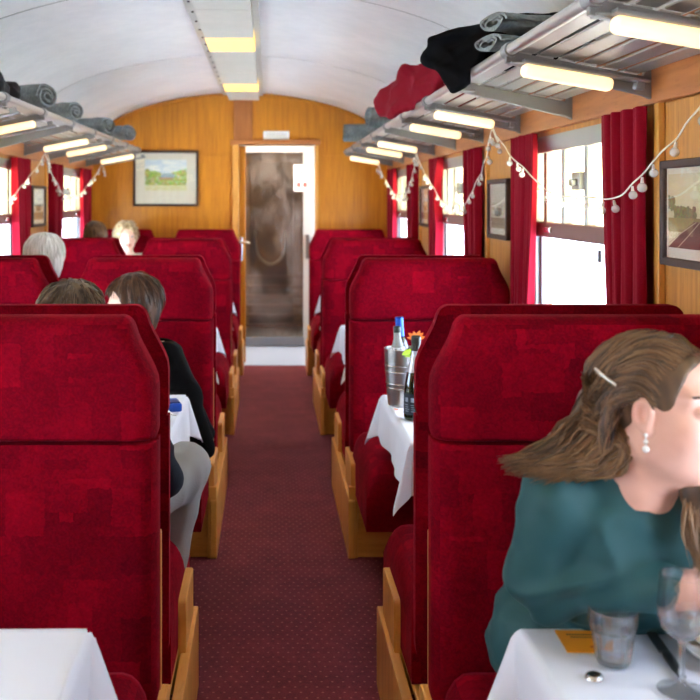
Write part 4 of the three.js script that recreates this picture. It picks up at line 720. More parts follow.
// ---------- people ----------
// head in its own axes: origin between the ears, +y up, +z the way it looks
function headSdf(o = {}) {
  const f = o.full || 0;
  return (X, y, z) => {
    const x = Math.abs(X);
    let d = ellipsoid(x, y, z, [0, 0.03, -0.014], [0.074, 0.087, 0.096]);
    d = smin(d, ellipsoid(x, y, z, [0, -0.03, 0.026], [0.060 + f * 0.5, 0.083, 0.065]), 0.03);
    d = smin(d, capsule(x, y, z, [0.045, -0.055, 0.008, 0.022 + f, 0.012, -0.096, 0.066, 0.017]), 0.03);
    d = smin(d, Math.hypot(x - 0.036, y + 0.032, z - 0.056) - 0.025 - f * 0.6, 0.028);
    if (f) d = smin(d, Math.hypot(x, y + 0.092, z - 0.022) - 0.036, 0.03);
    d = smin(d, capsule(x, y, z, [0, 0.028, 0.083, 0.009, 0.042, 0.030, 0.064, 0.009]), 0.02);
    d = smin(d, capsule(x, y, z, [0, 0.018, 0.089, 0.0065, 0, -0.026, 0.106, 0.011]), 0.012);
    d = smin(d, Math.hypot(x - 0.011, y + 0.030, z - 0.097) - 0.0075, 0.008);
    d = smax(d, -(Math.hypot(x - 0.031, y - 0.010, z - 0.104) - 0.020), 0.014);
    d = smin(d, Math.max(Math.hypot(x - 0.031, y - 0.010, z - 0.076) - 0.0146, -ellipsoid(x, y, z, [0.031, 0.0095, 0.094], [0.0138, 0.0056, 0.014])), 0.004);
    d = smin(d, Math.hypot(x, y + 0.095, z - 0.073) - 0.016, 0.02);
    d = smin(d, capsule(x, y, z, [0, -0.0565, 0.0935, 0.0052, 0.021, -0.0605, 0.082, 0.0032]), 0.006);
    d = smin(d, capsule(x, y, z, [0, -0.0675, 0.0915, 0.0062, 0.017, -0.0645, 0.083, 0.0036]), 0.005);
    let e = ellipsoid(x, y - 0.0, z, [0.0755 + (z < 0.01 ? (0.01 - z) * 0.22 : 0), 0.001, 0.004], [0.0090, 0.0275, 0.0170]);
    e = smin(e, Math.hypot(x - 0.0735, y + 0.025, z - 0.010) - 0.0080, 0.008);
    e = smax(e, -ellipsoid(x, y, z, [0.0860, 0.004, 0.006], [0.0095, 0.017, 0.0100]), 0.003);
    d = smin(d, e, 0.006);
    return smin(d, capsule(x, y, z, [0, -0.06, -0.020, 0.051, 0, -0.17, -0.034, 0.053 + f]), 0.025);
  };
}
const lin = (css) => { const c = new THREE.Color(css); return [c.r, c.g, c.b]; };
function headColor(skin, lip) {
  const S = lin(skin), L = lin(lip), R = lin('#d08a78');
  return (x, y, z) => { x = Math.abs(x); const n = 1 + 0.05 * noise3(x * 60, y * 60, z * 60, 21); let c = S.map((v) => v * n); const l = smooth(0.026, 0.021, x) * smooth(-0.0745, -0.0715, y) * smooth(-0.0505, -0.0530, y) * smooth(0.078, 0.084, z); c = mix3(c, L, l); const b = smooth(0.03, 0.0, Math.hypot(x - 0.05, y + 0.03, (z - 0.055) * 0.7)) * 0.35 + smooth(0.02, 0.0, Math.hypot(x - 0.08, y - 0.006, z)) * 0.5; return mix3(c, R, b); };
}
const xf = (pos, yaw, tilt = 0, roll = 0) => new THREE.Matrix4().compose(V(...pos), new THREE.Quaternion().setFromEuler(new THREE.Euler(tilt, yaw, roll, 'YXZ')), V(1, 1, 1));
// a hand: wrist at the origin, fingers along +x, palm down, thumb towards +z (side = 1) or -z
function handGeo(curl, side, cell, color) {
  const bones = []; for (const z of [-0.028, -0.01, 0.01, 0.028]) bones.push([0.0, 0, z * 0.6, 0.016, 0.082, 0, z, 0.0115]);
  const fs = [], spec = [[0.028, [0.040, 0.025, 0.020]], [0.0095, [0.045, 0.028, 0.021]], [-0.0095, [0.042, 0.026, 0.020]], [-0.028, [0.033, 0.020, 0.018]]];
  spec.forEach(([z, L], n) => { let x = 0.084, y = 0, a = curl[0] + n * 0.05; const ch = []; L.forEach((l, i) => { const nx = x + l * Math.cos(a), ny = y - l * Math.sin(a); ch.push([x, y, z, 0.0090 - i * 0.0008, nx, ny, z + z * 0.06, 0.0082 - i * 0.0008]); x = nx; y = ny; a += curl[1]; }); fs.push(ch); });
  const th = [[0.018, -0.004, 0.024, 0.014, 0.052, -0.016, 0.046, 0.0105], [0.052, -0.016, 0.046, 0.0105, 0.078, -0.026, 0.044, 0.0092], [0.078, -0.026, 0.044, 0.009, 0.098, -0.034, 0.036, 0.0078]];
  const palm = bonesSdf(bones, 0.016), ch = fs.map((c) => bonesSdf(c, 0.004)), tb = bonesSdf(th, 0.005);
  const sdf = (x, y, z) => { z *= side; let d = palm(x, y, z), f = 1e3; for (const c of ch) f = Math.min(f, c(x, y, z)); d = smin(d, f, 0.007); return smin(d, tb(x, y, z), 0.009); };
  const c = lin(color); return surfaceNets(sdf, [-0.025, -0.11, -0.065], [0.205, 0.03, 0.065], cell, () => c);
}
function strandsGeo(list, sides = 4, seg = 14) {      // list of { p: [Vector3...], r, c: [r, g, b] }: tapered hairs gathered in locks
  const pos = [], nor = [], col = [], idx = [], up = V(0.31, 0.2, 0.93);
  for (const s of list) {
    const curve = new THREE.CatmullRomCurve3(s.p), base = pos.length / 3;
    for (let i = 0; i <= seg; i++) {
      const t = i / seg, p = curve.getPoint(t), g = curve.getTangent(t), a = g.clone().cross(up).normalize(), b = g.clone().cross(a), r = s.r * Math.sin(Math.PI * clamp(0.16 + t * 0.80, 0, 1)) + 0.0002;
      for (let k = 0; k < sides; k++) { const w = k / sides * Math.PI * 2, n = a.clone().multiplyScalar(Math.cos(w)).addScaledVector(b, Math.sin(w)); pos.push(p.x + n.x * r, p.y + n.y * r, p.z + n.z * r); nor.push(n.x, n.y, n.z); col.push(...s.c); }
    }
    for (let i = 0; i < seg; i++) for (let k = 0; k < sides; k++) { const a = base + i * sides + k, b = base + i * sides + (k + 1) % sides; idx.push(a, b, a + sides, b, b + sides, a + sides); }
  }
  const g = new THREE.BufferGeometry(); g.setAttribute('position', new THREE.Float32BufferAttribute(pos, 3)); g.setAttribute('normal', new THREE.Float32BufferAttribute(nor, 3)); g.setAttribute('color', new THREE.Float32BufferAttribute(col, 3)); g.setAttribute('uv', new THREE.Float32BufferAttribute(new Float32Array(pos.length / 3 * 2), 2)); g.setIndex(idx); return g;
}
const skinMat = phys({ vertexColors: true, roughness: 0.5, bumpMap: skinBump, bumpScale: 0.0002, sheen: 0.15, sheenColor: new THREE.Color(1, 0.7, 0.6) });
const hairMat = phys({ vertexColors: true, roughness: 0.42, specularIntensity: 0.7 });
const eyeParts = (parent, m, iris) => { for (const s of [-1, 1]) { const e = part('eyeball', new THREE.SphereGeometry(0.0125, 24, 16), std({ color: '#e8e2dc', roughness: 0.15 }), parent); e.position.set(s * 0.031, 0.010, 0.0765).applyMatrix4(m); const q3 = new THREE.Quaternion().setFromRotationMatrix(m); e.quaternion.copy(q3); const i = new THREE.SphereGeometry(0.0126, 20, 8, 0, Math.PI * 2, 0, 0.5); i.rotateX(Math.PI / 2); i.rotateY(0.06); part('iris', i, std({ color: iris, roughness: 0.1 }), e); const p = new THREE.SphereGeometry(0.01275, 16, 6, 0, Math.PI * 2, 0, 0.22); p.rotateX(Math.PI / 2); p.rotateY(0.06); part('pupil', p, M.black, e); } };
const cloud = (g, c) => { const n = g.attributes.position.count, a = new Float32Array(n * 3), C = lin(c); for (let i = 0; i < n; i++) a.set(C, i * 3); g.setAttribute('color', new THREE.BufferAttribute(a, 3)); return g; };

{ // the woman in green, leaning over the nearest right table, her head turned to the window
  const base = V(0.66, 0, -1.90), t = thing('person', 'woman in a dark green blouse with long brown hair, looking out of the window', 'person', base.toArray());
  const off = new THREE.Matrix4().makeTranslation(-base.x, 0, -base.z), HP = [0.655, 1.153, -1.655], hm = xf(HP, 0.80, 0.03, 0.0), inv = hm.clone().invert(), SK = '#cf9a84';
  const L = (x, y, z) => V(x, y, z).applyMatrix4(hm);      // head axes to world
  const B = (a, ra, b, rb) => [a[0], a[1], -a[2], ra, b[0], b[1], -b[2], rb];
  const torso = [
    B([0.57, 0.645, 1.93], 0.135, [0.75, 0.645, 1.93], 0.135), B([0.66, 0.66, 1.93], 0.15, [0.655, 0.80, 1.885], 0.132), B([0.59, 0.86, 1.79], 0.118, [0.72, 0.86, 1.79], 0.118), B([0.57, 0.95, 1.73], 0.088, [0.74, 0.95, 1.73], 0.088),
    B([0.515, 0.985, 1.715], 0.062, [0.80, 0.985, 1.70], 0.062), B([0.59, 0.885, 1.70], 0.082, [0.60, 0.90, 1.70], 0.08), B([0.715, 0.885, 1.70], 0.082, [0.70, 0.90, 1.70], 0.08), B([0.63, 0.99, 1.715], 0.07, [0.645, 1.03, 1.70], 0.058),
  ];
  const armR = [B([0.500, 0.985, 1.70], 0.066, [0.484, 0.835, 1.725], 0.058), B([0.484, 0.835, 1.725], 0.056, [0.645, 0.868, 1.60], 0.037)];
  const armL = [B([0.82, 0.985, 1.70], 0.066, [0.90, 0.82, 1.68], 0.058), B([0.90, 0.82, 1.68], 0.056, [0.95, 0.815, 1.46], 0.034)];
  const legs = [B([0.575, 0.61, 1.90], 0.105, [0.555, 0.575, 1.45], 0.075), B([0.745, 0.61, 1.90], 0.105, [0.765, 0.575, 1.45], 0.075)];
  const shins = [B([0.555, 0.56, 1.45], 0.06, [0.56, 0.10, 1.50], 0.04), B([0.765, 0.56, 1.45], 0.06, [0.76, 0.10, 1.50], 0.04), B([0.56, 0.06, 1.52], 0.042, [0.55, 0.045, 1.34], 0.035), B([0.76, 0.06, 1.52], 0.042, [0.77, 0.045, 1.34], 0.035)];
  const neck = B([0.634, 1.0, 1.70], 0.058, [0.640, 1.09, 1.672], 0.054);
  const thin = (b, k) => b.map((c) => { const e = [...c]; e[3] -= k; e[7] -= k; return e; });
  const wrist = B([0.64, 0.868, 1.605], 0.028, [0.672, 0.874, 1.580], 0.024), wristL = B([0.95, 0.815, 1.46], 0.030, [0.955, 0.81, 1.435], 0.026);
  const skinBones = [...thin(torso, 0.014), ...thin(armR, 0.026), ...thin(armL, 0.026), ...thin(legs, 0.014), ...shins, neck, wrist, wristL];
  const sf = bonesSdf(skinBones, 0.05), sb = bonesBox(skinBones, 0.03), SKc = headColor(SK, SK);
  const body = surfaceNets(sf, sb[0], sb[1], 0.011, (x, y, z) => lin(SK).map((v) => v * (1 + 0.04 * noise3(x * 40, y * 40, z * 40, 3))));
  const hs = headSdf({ full: 0.007 }), head = surfaceNets(hs, [-0.1, -0.165, -0.13], [0.1, 0.13, 0.135], 0.003, headColor(SK, '#b5605a')); head.applyMatrix4(hm);
  const handR = handGeo([0.35, 0.5], 1, 0.0033, SK); handR.applyMatrix4(new THREE.Matrix4().makeRotationFromEuler(new THREE.Euler(0.35, 0.35, 0.12, 'YZX'))); handR.translate(0.668, 0.873, -1.582);
  const handL = handGeo([0.3, 0.45], -1, 0.004, SK); handL.applyMatrix4(new THREE.Matrix4().makeRotationFromEuler(new THREE.Euler(0.1, 1.9, -0.3, 'YZX'))); handL.translate(0.955, 0.812, -1.437);
  const skin = merge([body, head, handR, handL]); skin.applyMatrix4(off); part('body', skin, skinMat, t);
  eyeParts(t, off.clone().multiply(hm), '#5f6d62');
  // blouse and skirt: one garment, open in a V at the neck, folds where the arms bend
  const gb = [...torso, ...armR, ...armL, ...legs], gt = bonesSdf([...torso, ...legs], 0.045), ga = bonesSdf([...armR, ...armL], 0.03), gf = (x, y, z) => smin(gt(x, y, z), ga(x, y, z), 0.014);
  const cut = (x, y, z) => { const e = Math.abs(x - 0.632), v = 0.985 + e * 1.55; return z > -1.73 ? (y - v) * 0.65 : (y - 1.065) * 0.9; };
  const gs = (x, y, z) => {
    const el = smooth(0.13, 0.02, Math.hypot(x - 0.48, y - 0.83, z + 1.74)), sh = smooth(0.14, 0.03, Math.hypot(x - 0.545, y - 0.93, z + 1.68)), lap = smooth(0.80, 0.66, y);
    const fold = (0.006 + 0.016 * el + 0.010 * sh + 0.008 * lap) * (Math.abs(noise3(x * 9 + y * 6, y * 17 - x * 8, z * 9, 33)) * 2 - 0.7) + 0.003 * noise3(x * 34, y * 34, z * 34, 35);
    return smax(gf(x, y, z) + fold, smax(cut(x, y, z), -z - 2.4, 0.004), 0.005);
  };
  const bb = bonesBox(gb, 0.04), bl = surfaceNets(gs, bb[0], bb[1], 0.0075); bl.applyMatrix4(off);
  part('blouse', bl, phys({ color: '#17484a', roughness: 0.7, bumpMap: fabricBump, bumpScale: 0.0003, sheen: 0.3, sheenColor: new THREE.Color(0.3, 0.6, 0.6), sheenRoughness: 0.5 }), t);
  // neckline piping and a button placket
  // hair: a cap over the skull, then locks drawn back to a clip and falling over her shoulder
  const capS = (x, y, z) => { const w = V(x, y, z).applyMatrix4(inv), a = Math.abs(w.x); let d = ellipsoid(w.x, w.y, w.z, [0, 0.034, -0.016], [0.080, 0.091, 0.103]); d = smax(d, -ellipsoid(a, w.y, w.z, [0, -0.014, 0.096], [0.079, 0.108, 0.076]), 0.006); d = smax(d, -(Math.hypot(a - 0.084, w.y + 0.008, w.z - 0.010) - 0.030), 0.006); return smax(d, -0.075 - w.y, 0.01); };
  const fall = [
    B([0.58, 1.15, 1.70], 0.030, [0.558, 1.09, 1.712], 0.034), B([0.555, 1.09, 1.715], 0.040, [0.515, 1.068, 1.725], 0.028), B([0.515, 1.068, 1.725], 0.026, [0.455, 1.050, 1.715], 0.014), B([0.592, 1.11, 1.665], 0.018, [0.580, 1.065, 1.665], 0.015), B([0.580, 1.065, 1.665], 0.014, [0.55, 1.055, 1.68], 0.014), B([0.60, 1.13, 1.73], 0.06, [0.60, 1.02, 1.80], 0.05),
    B([0.70, 1.10, 1.655], 0.030, [0.70, 1.03, 1.615], 0.024), B([0.70, 1.03, 1.615], 0.022, [0.695, 0.96, 1.60], 0.014),
  ];
  const ff = bonesSdf(fall, 0.03), hairS = (x, y, z) => Math.max(smin(capS(x, y, z), ff(x, y, z), 0.02), -0.5 * 0 - 9) + 0.002 * noise3(x * 60 + y * 12, y * 12, z * 60, 44);
  const dark = lin('#38281b'), mid = lin('#644830'), lite = lin('#96714a');
  const hv = surfaceNets(hairS, [0.42, 0.92, -1.88], [0.78, 1.31, -1.50], 0.005, (x, y, z) => mix3(dark, mid, clamp(0.5 + 0.9 * noise3(x * 90 + y * 20, y * 10, z * 90, 46), 0, 1)));
  const r = rng(2024), ss = [], skull = (dx, dy, dz, k = 1.02) => { const v = V(dx, dy, dz).normalize(); return L(v.x * 0.080 * k, 0.034 + v.y * 0.091 * k, -0.016 + v.z * 0.103 * k); };
  const tone = () => { const a = r(); return mix3(mix3(dark, mid, Math.min(1, a * 1.6)), lite, Math.max(0, a - 0.55) * 1.1); };
  const HL = [[0.004, 0.099, 0.050], [0.030, 0.094, 0.047], [0.048, 0.080, 0.040], [0.062, 0.056, 0.032], [0.070, 0.030, 0.024], [0.0735, 0.010, 0.016]];      // the hairline from the parting to the ear
  const line = (s, f) => { const u = f * 5, i = Math.min(4, Math.floor(u)), q8 = HL[i].map((c, k) => lerp(c, HL[i + 1][k], u - i)); return L(s * q8[0], q8[1] + 0.003, q8[2] + 0.004); };
  const J = (p, a) => V(p.x + (r() - 0.5) * a, p.y + (r() - 0.5) * a, p.z + (r() - 0.5) * a);
  for (const s of [-1, 1]) {
    const clip = L(s * 0.079, 0.046, -0.060);
    for (let i = 0; i < 380; i++) {      // front and temple hair swept back to the clip, the lowest over the top of the ear
      const f = r(), low = f > 0.72, lift = 0.998 + r() * 0.04, a = line(s, f), m1 = skull(s * lerp(0.35, 1.0, f), lerp(0.88, low ? 0.06 : 0.14, f), lerp(0.25, 0.14, f), lift + 0.015), m2 = skull(s * lerp(0.75, 1.0, f), lerp(0.62, low ? 0.0 : 0.12, f), -0.20, lift + 0.02), e = low ? L(s * 0.074, lerp(0.03, 0.0, (f - 0.72) / 0.28), -0.060) : clip;
      ss.push({ p: [J(a, 0.006), J(m1, 0.006), J(m2, 0.006), J(e, 0.016), J(L(s * 0.070, low ? -0.03 : 0.022, -0.086), 0.02)], r: 0.0013 + r() * 0.0012, c: tone() });
    }
    for (let i = 0; i < 110; i++) {      // above and behind the ear
      const f = r(); ss.push({ p: [J(L(s * 0.0775, lerp(0.046, 0.022, f), lerp(0.004, -0.004, f)), 0.008), J(L(s * 0.0805, lerp(0.036, 0.012, f), -0.028), 0.008), J(L(s * 0.078, lerp(0.02, -0.008, f), -0.048), 0.012), J(L(s * 0.070, -0.05, -0.06), 0.02)], r: 0.0014 + r() * 0.0012, c: tone() });
    }
    for (let i = 0; i < 120; i++) {      // below the clip, behind the ear
      const f = r(), a = L(s * 0.076, lerp(0.055, -0.01, f), lerp(-0.05, -0.035, f)); ss.push({ p: [J(a, 0.014), J(L(s * 0.076, -0.035, -0.055), 0.02), J(L(s * 0.066, -0.085, -0.060), 0.02), J(L(s * 0.058, -0.115, -0.06), 0.02)], r: 0.0016 + r() * 0.0012, c: tone() });
    }
    for (let i = 0; i < 220; i++) {      // crown hair from the parting down to the back of the head
      const f = r(), z0 = lerp(0.35, -0.75, f), a = skull(s * 0.03, 1, z0, 1.01), m1 = skull(s * 0.55, 0.80, z0 - 0.22, 1.025 + r() * 0.02), m2 = skull(s * (0.85 - 0.35 * f), 0.32, z0 * 0.5 - 0.55, 1.04 + r() * 0.02), e = skull(s * (0.7 - 0.3 * f), -0.25, -0.75, 1.07);
      ss.push({ p: [J(a, 0.006), J(m1, 0.008), J(m2, 0.01), J(e, 0.02)], r: 0.0014 + r() * 0.0012, c: tone() });
    }
  }
  const W = (x, y, d) => V(x, y, -d);
  for (let i = 0; i < 760; i++) {        // the long hair, sweeping down over her right shoulder
    const f = r(), q2 = r(), curl = (r() - 0.5) * 0.03;
    const a = L(-0.070 - 0.01 * q2, 0.055 - 0.10 * f, -0.055 - 0.045 * q2), b = W(lerp(0.548, 0.592, f), lerp(1.145, 1.095, f) + curl * 0.4, lerp(1.71, 1.64, f) - 0.01 * q2), c = W(lerp(0.512, 0.580, f) - 0.008 * q2, lerp(1.108, 1.055, f), lerp(1.70, 1.635, f)), e = W(lerp(0.468, 0.548, f) + curl, lerp(1.078, 1.046, f) + curl * 0.3, lerp(1.69, 1.645, f)), g = W(lerp(0.418, 0.508, f * f) + (r() - 0.5) * 0.05, lerp(1.052, 1.030, f) + (r() - 0.5) * 0.018, lerp(1.70, 1.66, f));
    ss.push({ p: [J(a, 0.01), J(b, 0.022), J(c, 0.022), J(e, 0.018), J(g, 0.012)], r: 0.0013 + r() * 0.0014, c: mix3(tone(), lite, 0.25 * f) });
  }
  for (let i = 0; i < 150; i++) {        // hair on the far side falling before her left shoulder
    const q2 = r(), k = (r() - 0.5) * 0.03; ss.push({ p: [J(L(0.070, 0.0, -0.03), 0.03), J(W(0.705, 1.08, 1.64), 0.03), J(W(0.698 + k, 1.02, 1.608), 0.022), J(W(0.690 + k, 0.96, 1.588), 0.024), J(W(0.700 + k, 0.90 + q2 * 0.04, 1.580), 0.02)], r: 0.0013 + r() * 0.0014, c: mix3(tone(), lite, 0.4) });
  }
  const hairG = merge([hv, strandsGeo(ss)]); hairG.applyMatrix4(off); const hair = part('hair', hairG, hairMat, t);
  const brow = []; for (const s of [-1, 1]) for (let i = 0; i < 60; i++) { const f = i / 60, x = s * lerp(0.014, 0.050, f), y = 0.0305 + 0.006 * Math.sin(f * 2.2), z = lerp(0.0925, 0.0725, f * f) + 0.001; brow.push({ p: [L(x, y - 0.002, z), L(x + s * 0.003, y + 0.0015, z - 0.0005), L(x + s * 0.006, y + 0.0025, z - 0.002)], r: 0.0007, c: mid }); }
  const bg = strandsGeo(brow, 3, 4); bg.applyMatrix4(off); part('eyebrows', bg, hairMat, t);
  const lash = []; for (const s of [-1, 1]) for (let i = 0; i < 14; i++) { const f = i / 13, x = s * lerp(0.0185, 0.0445, f), y = 0.0105 + 0.0058 * Math.sin(Math.PI * f), z = 0.0765 + Math.sqrt(Math.max(0, 0.0146 ** 2 - (Math.abs(x) - 0.031) ** 2 - (y - 0.01) ** 2)); lash.push({ p: [L(x, y, z), L(x + s * 0.001, y + 0.0015, z + 0.003), L(x + s * 0.003, y + 0.004, z + 0.004)], r: 0.0005, c: dark }); }
  const lg = strandsGeo(lash, 3, 4); lg.applyMatrix4(off); part('eyelashes', lg, hairMat, t);
  const clipG = tube([L(-0.082, 0.064, -0.076), L(-0.0875, 0.058, -0.063), L(-0.089, 0.050, -0.048), L(-0.0885, 0.043, -0.036)], 0.0028, 16, 8); clipG.applyMatrix4(off); part('hair_clip', clipG, std({ color: '#e2d9c8', metalness: 0.6, roughness: 0.25 }), t);
  for (const s of [-1, 1]) { const a = L(s * 0.081, -0.030, 0.012), e = merge([new THREE.SphereGeometry(0.0034, 12, 8), new THREE.SphereGeometry(0.0018, 8, 6).translate(0, -0.006, 0), new THREE.OctahedronGeometry(0.0042, 1).translate(0, -0.011, 0), new THREE.SphereGeometry(0.0058, 16, 12).translate(0, -0.0225, 0), rod(V(0, 0, 0), V(0, -0.02, 0), 0.0008, 6)]); e.translate(a.x, a.y, a.z); e.applyMatrix4(off); part('earring', e, phys({ color: '#f4efe8', roughness: 0.15, metalness: 0.2, clearcoat: 1 }), t); }
  // the fork she holds
  const fk = thing('table_fork', 'steel fork held over the plate by the woman in green', 'fork', [0.735, 0.872, -1.59]);
  const fs = []; for (let k = -1.5; k <= 1.5; k++) fs.push(tube([V(0.085, -0.010, k * 0.005), V(0.105, -0.016, k * 0.0055), V(0.132, -0.015, k * 0.0055)], 0.0014, 8, 6)); fs.push(tube([V(-0.055, 0.022, 0), V(0, 0.010, 0), V(0.06, 0.0, 0), V(0.078, -0.008, 0)], 0.0026, 20, 8)); fs.push(box(0.016, 0.0024, 0.0175, 0.082, -0.0095, 0, 0.001)); part('fork', fs, M.steel, fk); fk.rotation.set(0, -0.3, -0.25);
}

// other passengers, seated: local z runs forward from the front of the seat back
function passenger(o) {
  const t = thing('person', o.label, 'person', o.pos, o.turn), hp = o.head, hm = xf(hp, o.yaw || 0, o.tilt || 0, o.roll || 0), K = o.size || 1, k = o.knees || [[-0.12, 0.545, 0.58], [0.12, 0.545, 0.58]];
  const sh = hp[1] - 0.185, nz = hp[2] - 0.03, m = hp[0];
  const torso = [[-0.085, 0.61, 0.17, 0.115, 0.085, 0.61, 0.17, 0.115], [0, 0.62, 0.17, 0.13, m * 0.6, 0.8, 0.15 + (nz - 0.14) * 0.5, 0.12], [m - 0.075, sh - 0.09, nz, 0.105, m + 0.075, sh - 0.09, nz, 0.105], [m - (o.wide || 0.165), sh, nz, 0.054, m + (o.wide || 0.165), sh, nz, 0.054]];
  const el = o.elbows || [[m - 0.235, sh - 0.24, nz + 0.06], [m + 0.235, sh - 0.24, nz + 0.06]], wr = o.wrists || [[m - 0.10, 0.67, nz + 0.27], [m + 0.10, 0.67, nz + 0.27]];
  const arms = [0, 1].map((i) => { const s = i ? 1 : -1; return [[m + s * ((o.wide || 0.165) + 0.02), sh - 0.01, nz, 0.052, ...el[i], 0.045], [...el[i], 0.044, ...wr[i], 0.032]]; }).flat();
  const legs = [0, 1].map((i) => { const s = i ? 1 : -1, an = [k[i][0] * (k[i][1] > 0.6 ? 0.62 : 1), 0.10, k[i][2] - 0.03]; return [[s * 0.09, 0.59, 0.20, 0.088, ...k[i], 0.062], [...k[i], 0.058, ...an, 0.042]]; }).flat();
  const feet = [0, 1].map((i) => [k[i][0] * (k[i][1] > 0.6 ? 0.62 : 1), 0.055, k[i][2] - 0.03, 0.042, k[i][0] * (k[i][1] > 0.6 ? 0.62 : 1), 0.045, k[i][2] + 0.13, 0.036]);
  const thin = (b, e) => b.map((c) => { const q5 = [...c]; q5[3] -= e; q5[7] -= e; return q5; });
  const neck = [m, sh + 0.02, nz - 0.005, 0.056, m, sh + 0.11, nz + 0.012, 0.052], SC = lin(o.skin);
  const sk = [...thin(torso, 0.018), ...thin(arms, 0.014), ...thin(legs, 0.016), ...thin(feet, 0.012), neck], sb = bonesBox(sk, 0.03);
  const body = surfaceNets(bonesSdf(sk, 0.05), sb[0], sb[1], 0.016, () => SC), head = passenger.head.clone(); cloudMul(head, SC); head.applyMatrix4(hm);
  const hands = [0, 1].map((i) => { const h = passenger.hand[i].clone(); cloudMul(h, SC); const d = V(...wr[i]).sub(V(...el[i])).normalize(); h.applyQuaternion(new THREE.Quaternion().setFromUnitVectors(V(1, 0, 0), d)); h.translate(...wr[i]); return h; });
  part('body', merge([body, head, ...hands]), skinMat, t);
  eyeParts(t, hm, '#4a5a66');
  const tops = [...torso, ...arms, ...(o.skirt || [])], tb = bonesBox(tops, 0.04), tf = bonesSdf(tops, 0.045);
  part(o.topName || 'jumper', surfaceNets((x, y, z) => smax(tf(x, y, z) + 0.005 * (Math.abs(noise3(x * 9, y * 14, z * 9, 63)) * 2 - 0.6), (y - (sh + 0.062 - (z > nz ? 0.02 : 0))), 0.004), tb[0], tb[1], 0.011), phys({ color: o.top, roughness: 0.9, specularIntensity: 0.25, bumpMap: fabricBump, bumpScale: 0.0005 }), t);
  const lf = bonesSdf([...legs, torso[0]], 0.04), lb = bonesBox([...legs, torso[0]], 0.04);
  part('trousers', surfaceNets((x, y, z) => smax(lf(x, y, z) - 0.006 + 0.006 * (Math.abs(noise3(x * 9, y * 8, z * 12, 64)) * 2 - 0.6), z > 0.3 ? -1 : y - 0.70, 0.004), lb[0], lb[1], 0.012), std({ color: o.legs, roughness: 0.85, bumpMap: fabricBump, bumpScale: 0.0005 }), t);
  const ff = bonesSdf(feet, 0.02), fb = bonesBox(feet, 0.03); part('shoes', surfaceNets((x, y, z) => Math.max(ff(x, y, z) - 0.004, 0.006 - y), fb[0], fb[1], 0.01), std({ color: '#241d1a', roughness: 0.4 }), t);
  // hair
  const r = rng(o.seed), A = lin(o.hair[0]), Bc = lin(o.hair[1]), H = o.style, low = { short: -0.045, curly: -0.06, bob: -0.10, long: -0.10 }[H], puff = { short: 0.004, curly: 0.02, bob: 0.016, long: 0.020 }[H];
  const capS = (x, y, z) => { const a = Math.abs(x); let d = ellipsoid(x, y, z, [0, 0.032, -0.018], [0.078 + puff, 0.090 + puff, 0.100 + puff]); if (H === 'bob' || H === 'long') d = smin(d, ellipsoid(x, y, z, [0, -0.03, -0.035], [0.086 + puff * 0.6, 0.10, 0.080]), 0.03); d = smax(d, -ellipsoid(a, y, z, [0, -0.03, 0.090], [0.078, 0.104, 0.072]), 0.006); if (H === 'short') d = smax(d, -(Math.hypot(a - 0.084, y + 0.012, z - 0.002) - 0.036), 0.006); d = smax(d, low - y - (z > -0.02 ? 0 : 0.02), 0.012); return d + (H === 'curly' ? 0.011 * noise3(x * 55, y * 55, z * 55, 9) : 0.0025 * noise3(x * 90, y * 25, z * 90, 9)); };
  const hg = surfaceNets(capS, [-0.13, -0.16, -0.16], [0.13, 0.17, 0.14], 0.006, (x, y, z) => mix3(A, Bc, clamp(0.5 + 0.8 * noise3(x * 70, y * 20, z * 70, o.seed), 0, 1)));
  const ss = [], sk2 = (v, e) => V(v.x * (0.078 + puff) * e, 0.032 + v.y * (0.090 + puff) * e, -0.018 + v.z * (0.100 + puff) * e);
  for (let i = 0; i < 520; i++) {
    const v = V(r() * 2 - 1, r() * 1.5 - 0.45, r() * 2 - 1).normalize(); if (v.z > 0.55 && v.y < 0.62) continue; if (v.y < -0.35 && H === 'short') continue;
    const down = V(v.x * 0.35, -1, v.z * 0.35 - 0.15).addScaledVector(v, -V(v.x * 0.35, -1, v.z * 0.35 - 0.15).dot(v)).normalize(), len = H === 'short' ? 0.035 : H === 'curly' ? 0.03 : 0.09, c = mix3(A, Bc, r());
    const a = sk2(v, 0.99), b = sk2(v.clone().addScaledVector(down, len * 4).normalize(), 1.03 + r() * 0.03), e = sk2(v.clone().addScaledVector(down, len * 8).normalize(), 1.03 + r() * 0.05); if (H === 'curly') { b.add(V(r() - 0.5, r() - 0.5, r() - 0.5).multiplyScalar(0.03)); e.add(V(r() - 0.5, r() - 0.5, r() - 0.5).multiplyScalar(0.03)); }
    ss.push({ p: [a, b, e], r: 0.0016 + r() * 0.0012, c });
  }
  if (H === 'long') for (let i = 0; i < 200; i++) { const s = r() < 0.5 ? -1 : 1, x = s * (0.07 + r() * 0.035), z = -0.05 + r() * 0.06; ss.push({ p: [V(x * 0.9, 0.02, z), V(x * 1.1, -0.07, z), V(x * 1.2, -0.14, z + 0.01), V(x * 1.25 + (r() - 0.5) * 0.03, -0.21 - r() * 0.04, z + 0.02)], r: 0.0035, c: mix3(A, Bc, r()) }); }
  const hh = merge([hg, strandsGeo(ss, 4, 7)]); hh.applyMatrix4(hm); part('hair', hh, hairMat, t);
  if (o.extra) o.extra(t, hm);
}
function cloudMul(g, c) { const a = g.attributes.color; for (let i = 0; i < a.count; i++) a.setXYZ(i, a.getX(i) * c[0], a.getY(i) * c[1], a.getZ(i) * c[2]); }
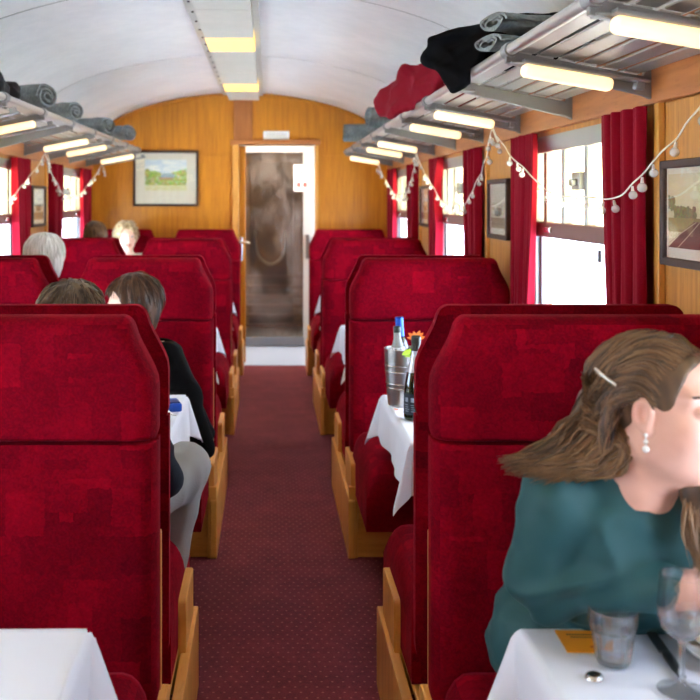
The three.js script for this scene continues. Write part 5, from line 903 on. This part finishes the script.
passenger.head = surfaceNets(headSdf({}), [-0.1, -0.165, -0.13], [0.1, 0.13, 0.135], 0.0045, (x, y, z) => { x = Math.abs(x); const l = smooth(0.026, 0.021, x) * smooth(-0.0745, -0.0715, y) * smooth(-0.0505, -0.0530, y) * smooth(0.078, 0.084, z); return mix3([1, 1, 1], [0.7, 0.42, 0.42], l); });
passenger.hand = [1, -1].map((s) => handGeo([0.35, 0.45], s, 0.005, '#ffffff'));
passenger({ label: 'man with short grey-brown hair seen from behind, grey trousers reaching into the aisle', pos: [-0.535, 0, -2.478], turn: Math.PI, head: [-0.012, 1.160, 0.22], yaw: -0.55, seed: 5, skin: '#d8a58a', top: '#2a2e38', topName: 'jacket', legs: '#8c8a88', hair: ['#3e3226', '#7d6a52'], style: 'short', knees: [[-0.285, 0.690, 0.52], [0.12, 0.545, 0.58]] });
passenger({ label: 'long-haired woman in a black coat facing the man with grey trousers', pos: [-0.53, 0, -4.318], turn: 0, head: [-0.03, 1.062, 0.27], yaw: -1.05, wide: 0.12, elbows: [[-0.24, 0.68, 0.30], [0.20, 0.70, 0.26]], seed: 6, skin: '#e6b8a0', top: '#060607', topName: 'coat', legs: '#1c1c20', hair: ['#2e1d14', '#5f3f28'], style: 'long', skirt: [[0.12, 0.84, 0.22, 0.06, 0.275, 0.50, 0.32, 0.045], [0.10, 0.75, 0.20, 0.10, 0.25, 0.53, 0.20, 0.06], [-0.10, 0.75, 0.20, 0.10, -0.22, 0.56, 0.3, 0.06]] });
passenger({ label: 'white-haired person seen from behind in the second window seat on the left', pos: [-1.15, 0, -4.658], turn: Math.PI, head: [-0.05, 1.205, 0.24], yaw: -0.2, seed: 7, skin: '#deb49c', top: '#5b6470', legs: '#3c3f46', hair: ['#d6d2cb', '#fbf9f5'], style: 'bob' });
passenger({ label: 'brown-haired person seen from behind in the third window seat on the left', pos: [-1.24, 0, -6.838], turn: Math.PI, head: [-0.01, 1.225, 0.22], yaw: 0.1, seed: 8, skin: '#cf9a7c', top: '#6a5a48', legs: '#30343a', hair: ['#4b3222', '#96724c'], style: 'short' });
passenger({ label: 'person with curly fair hair facing the camera at the end wall', pos: [-1.22, 0, -8.65], turn: 0, head: [0.01, 1.180, 0.20], yaw: 0.35, seed: 9, skin: '#e3b49c', top: '#b0a090', legs: '#4a4a50', hair: ['#8a6c48', '#d8c096'], style: 'curly' });

renderer.render(scene, camera);
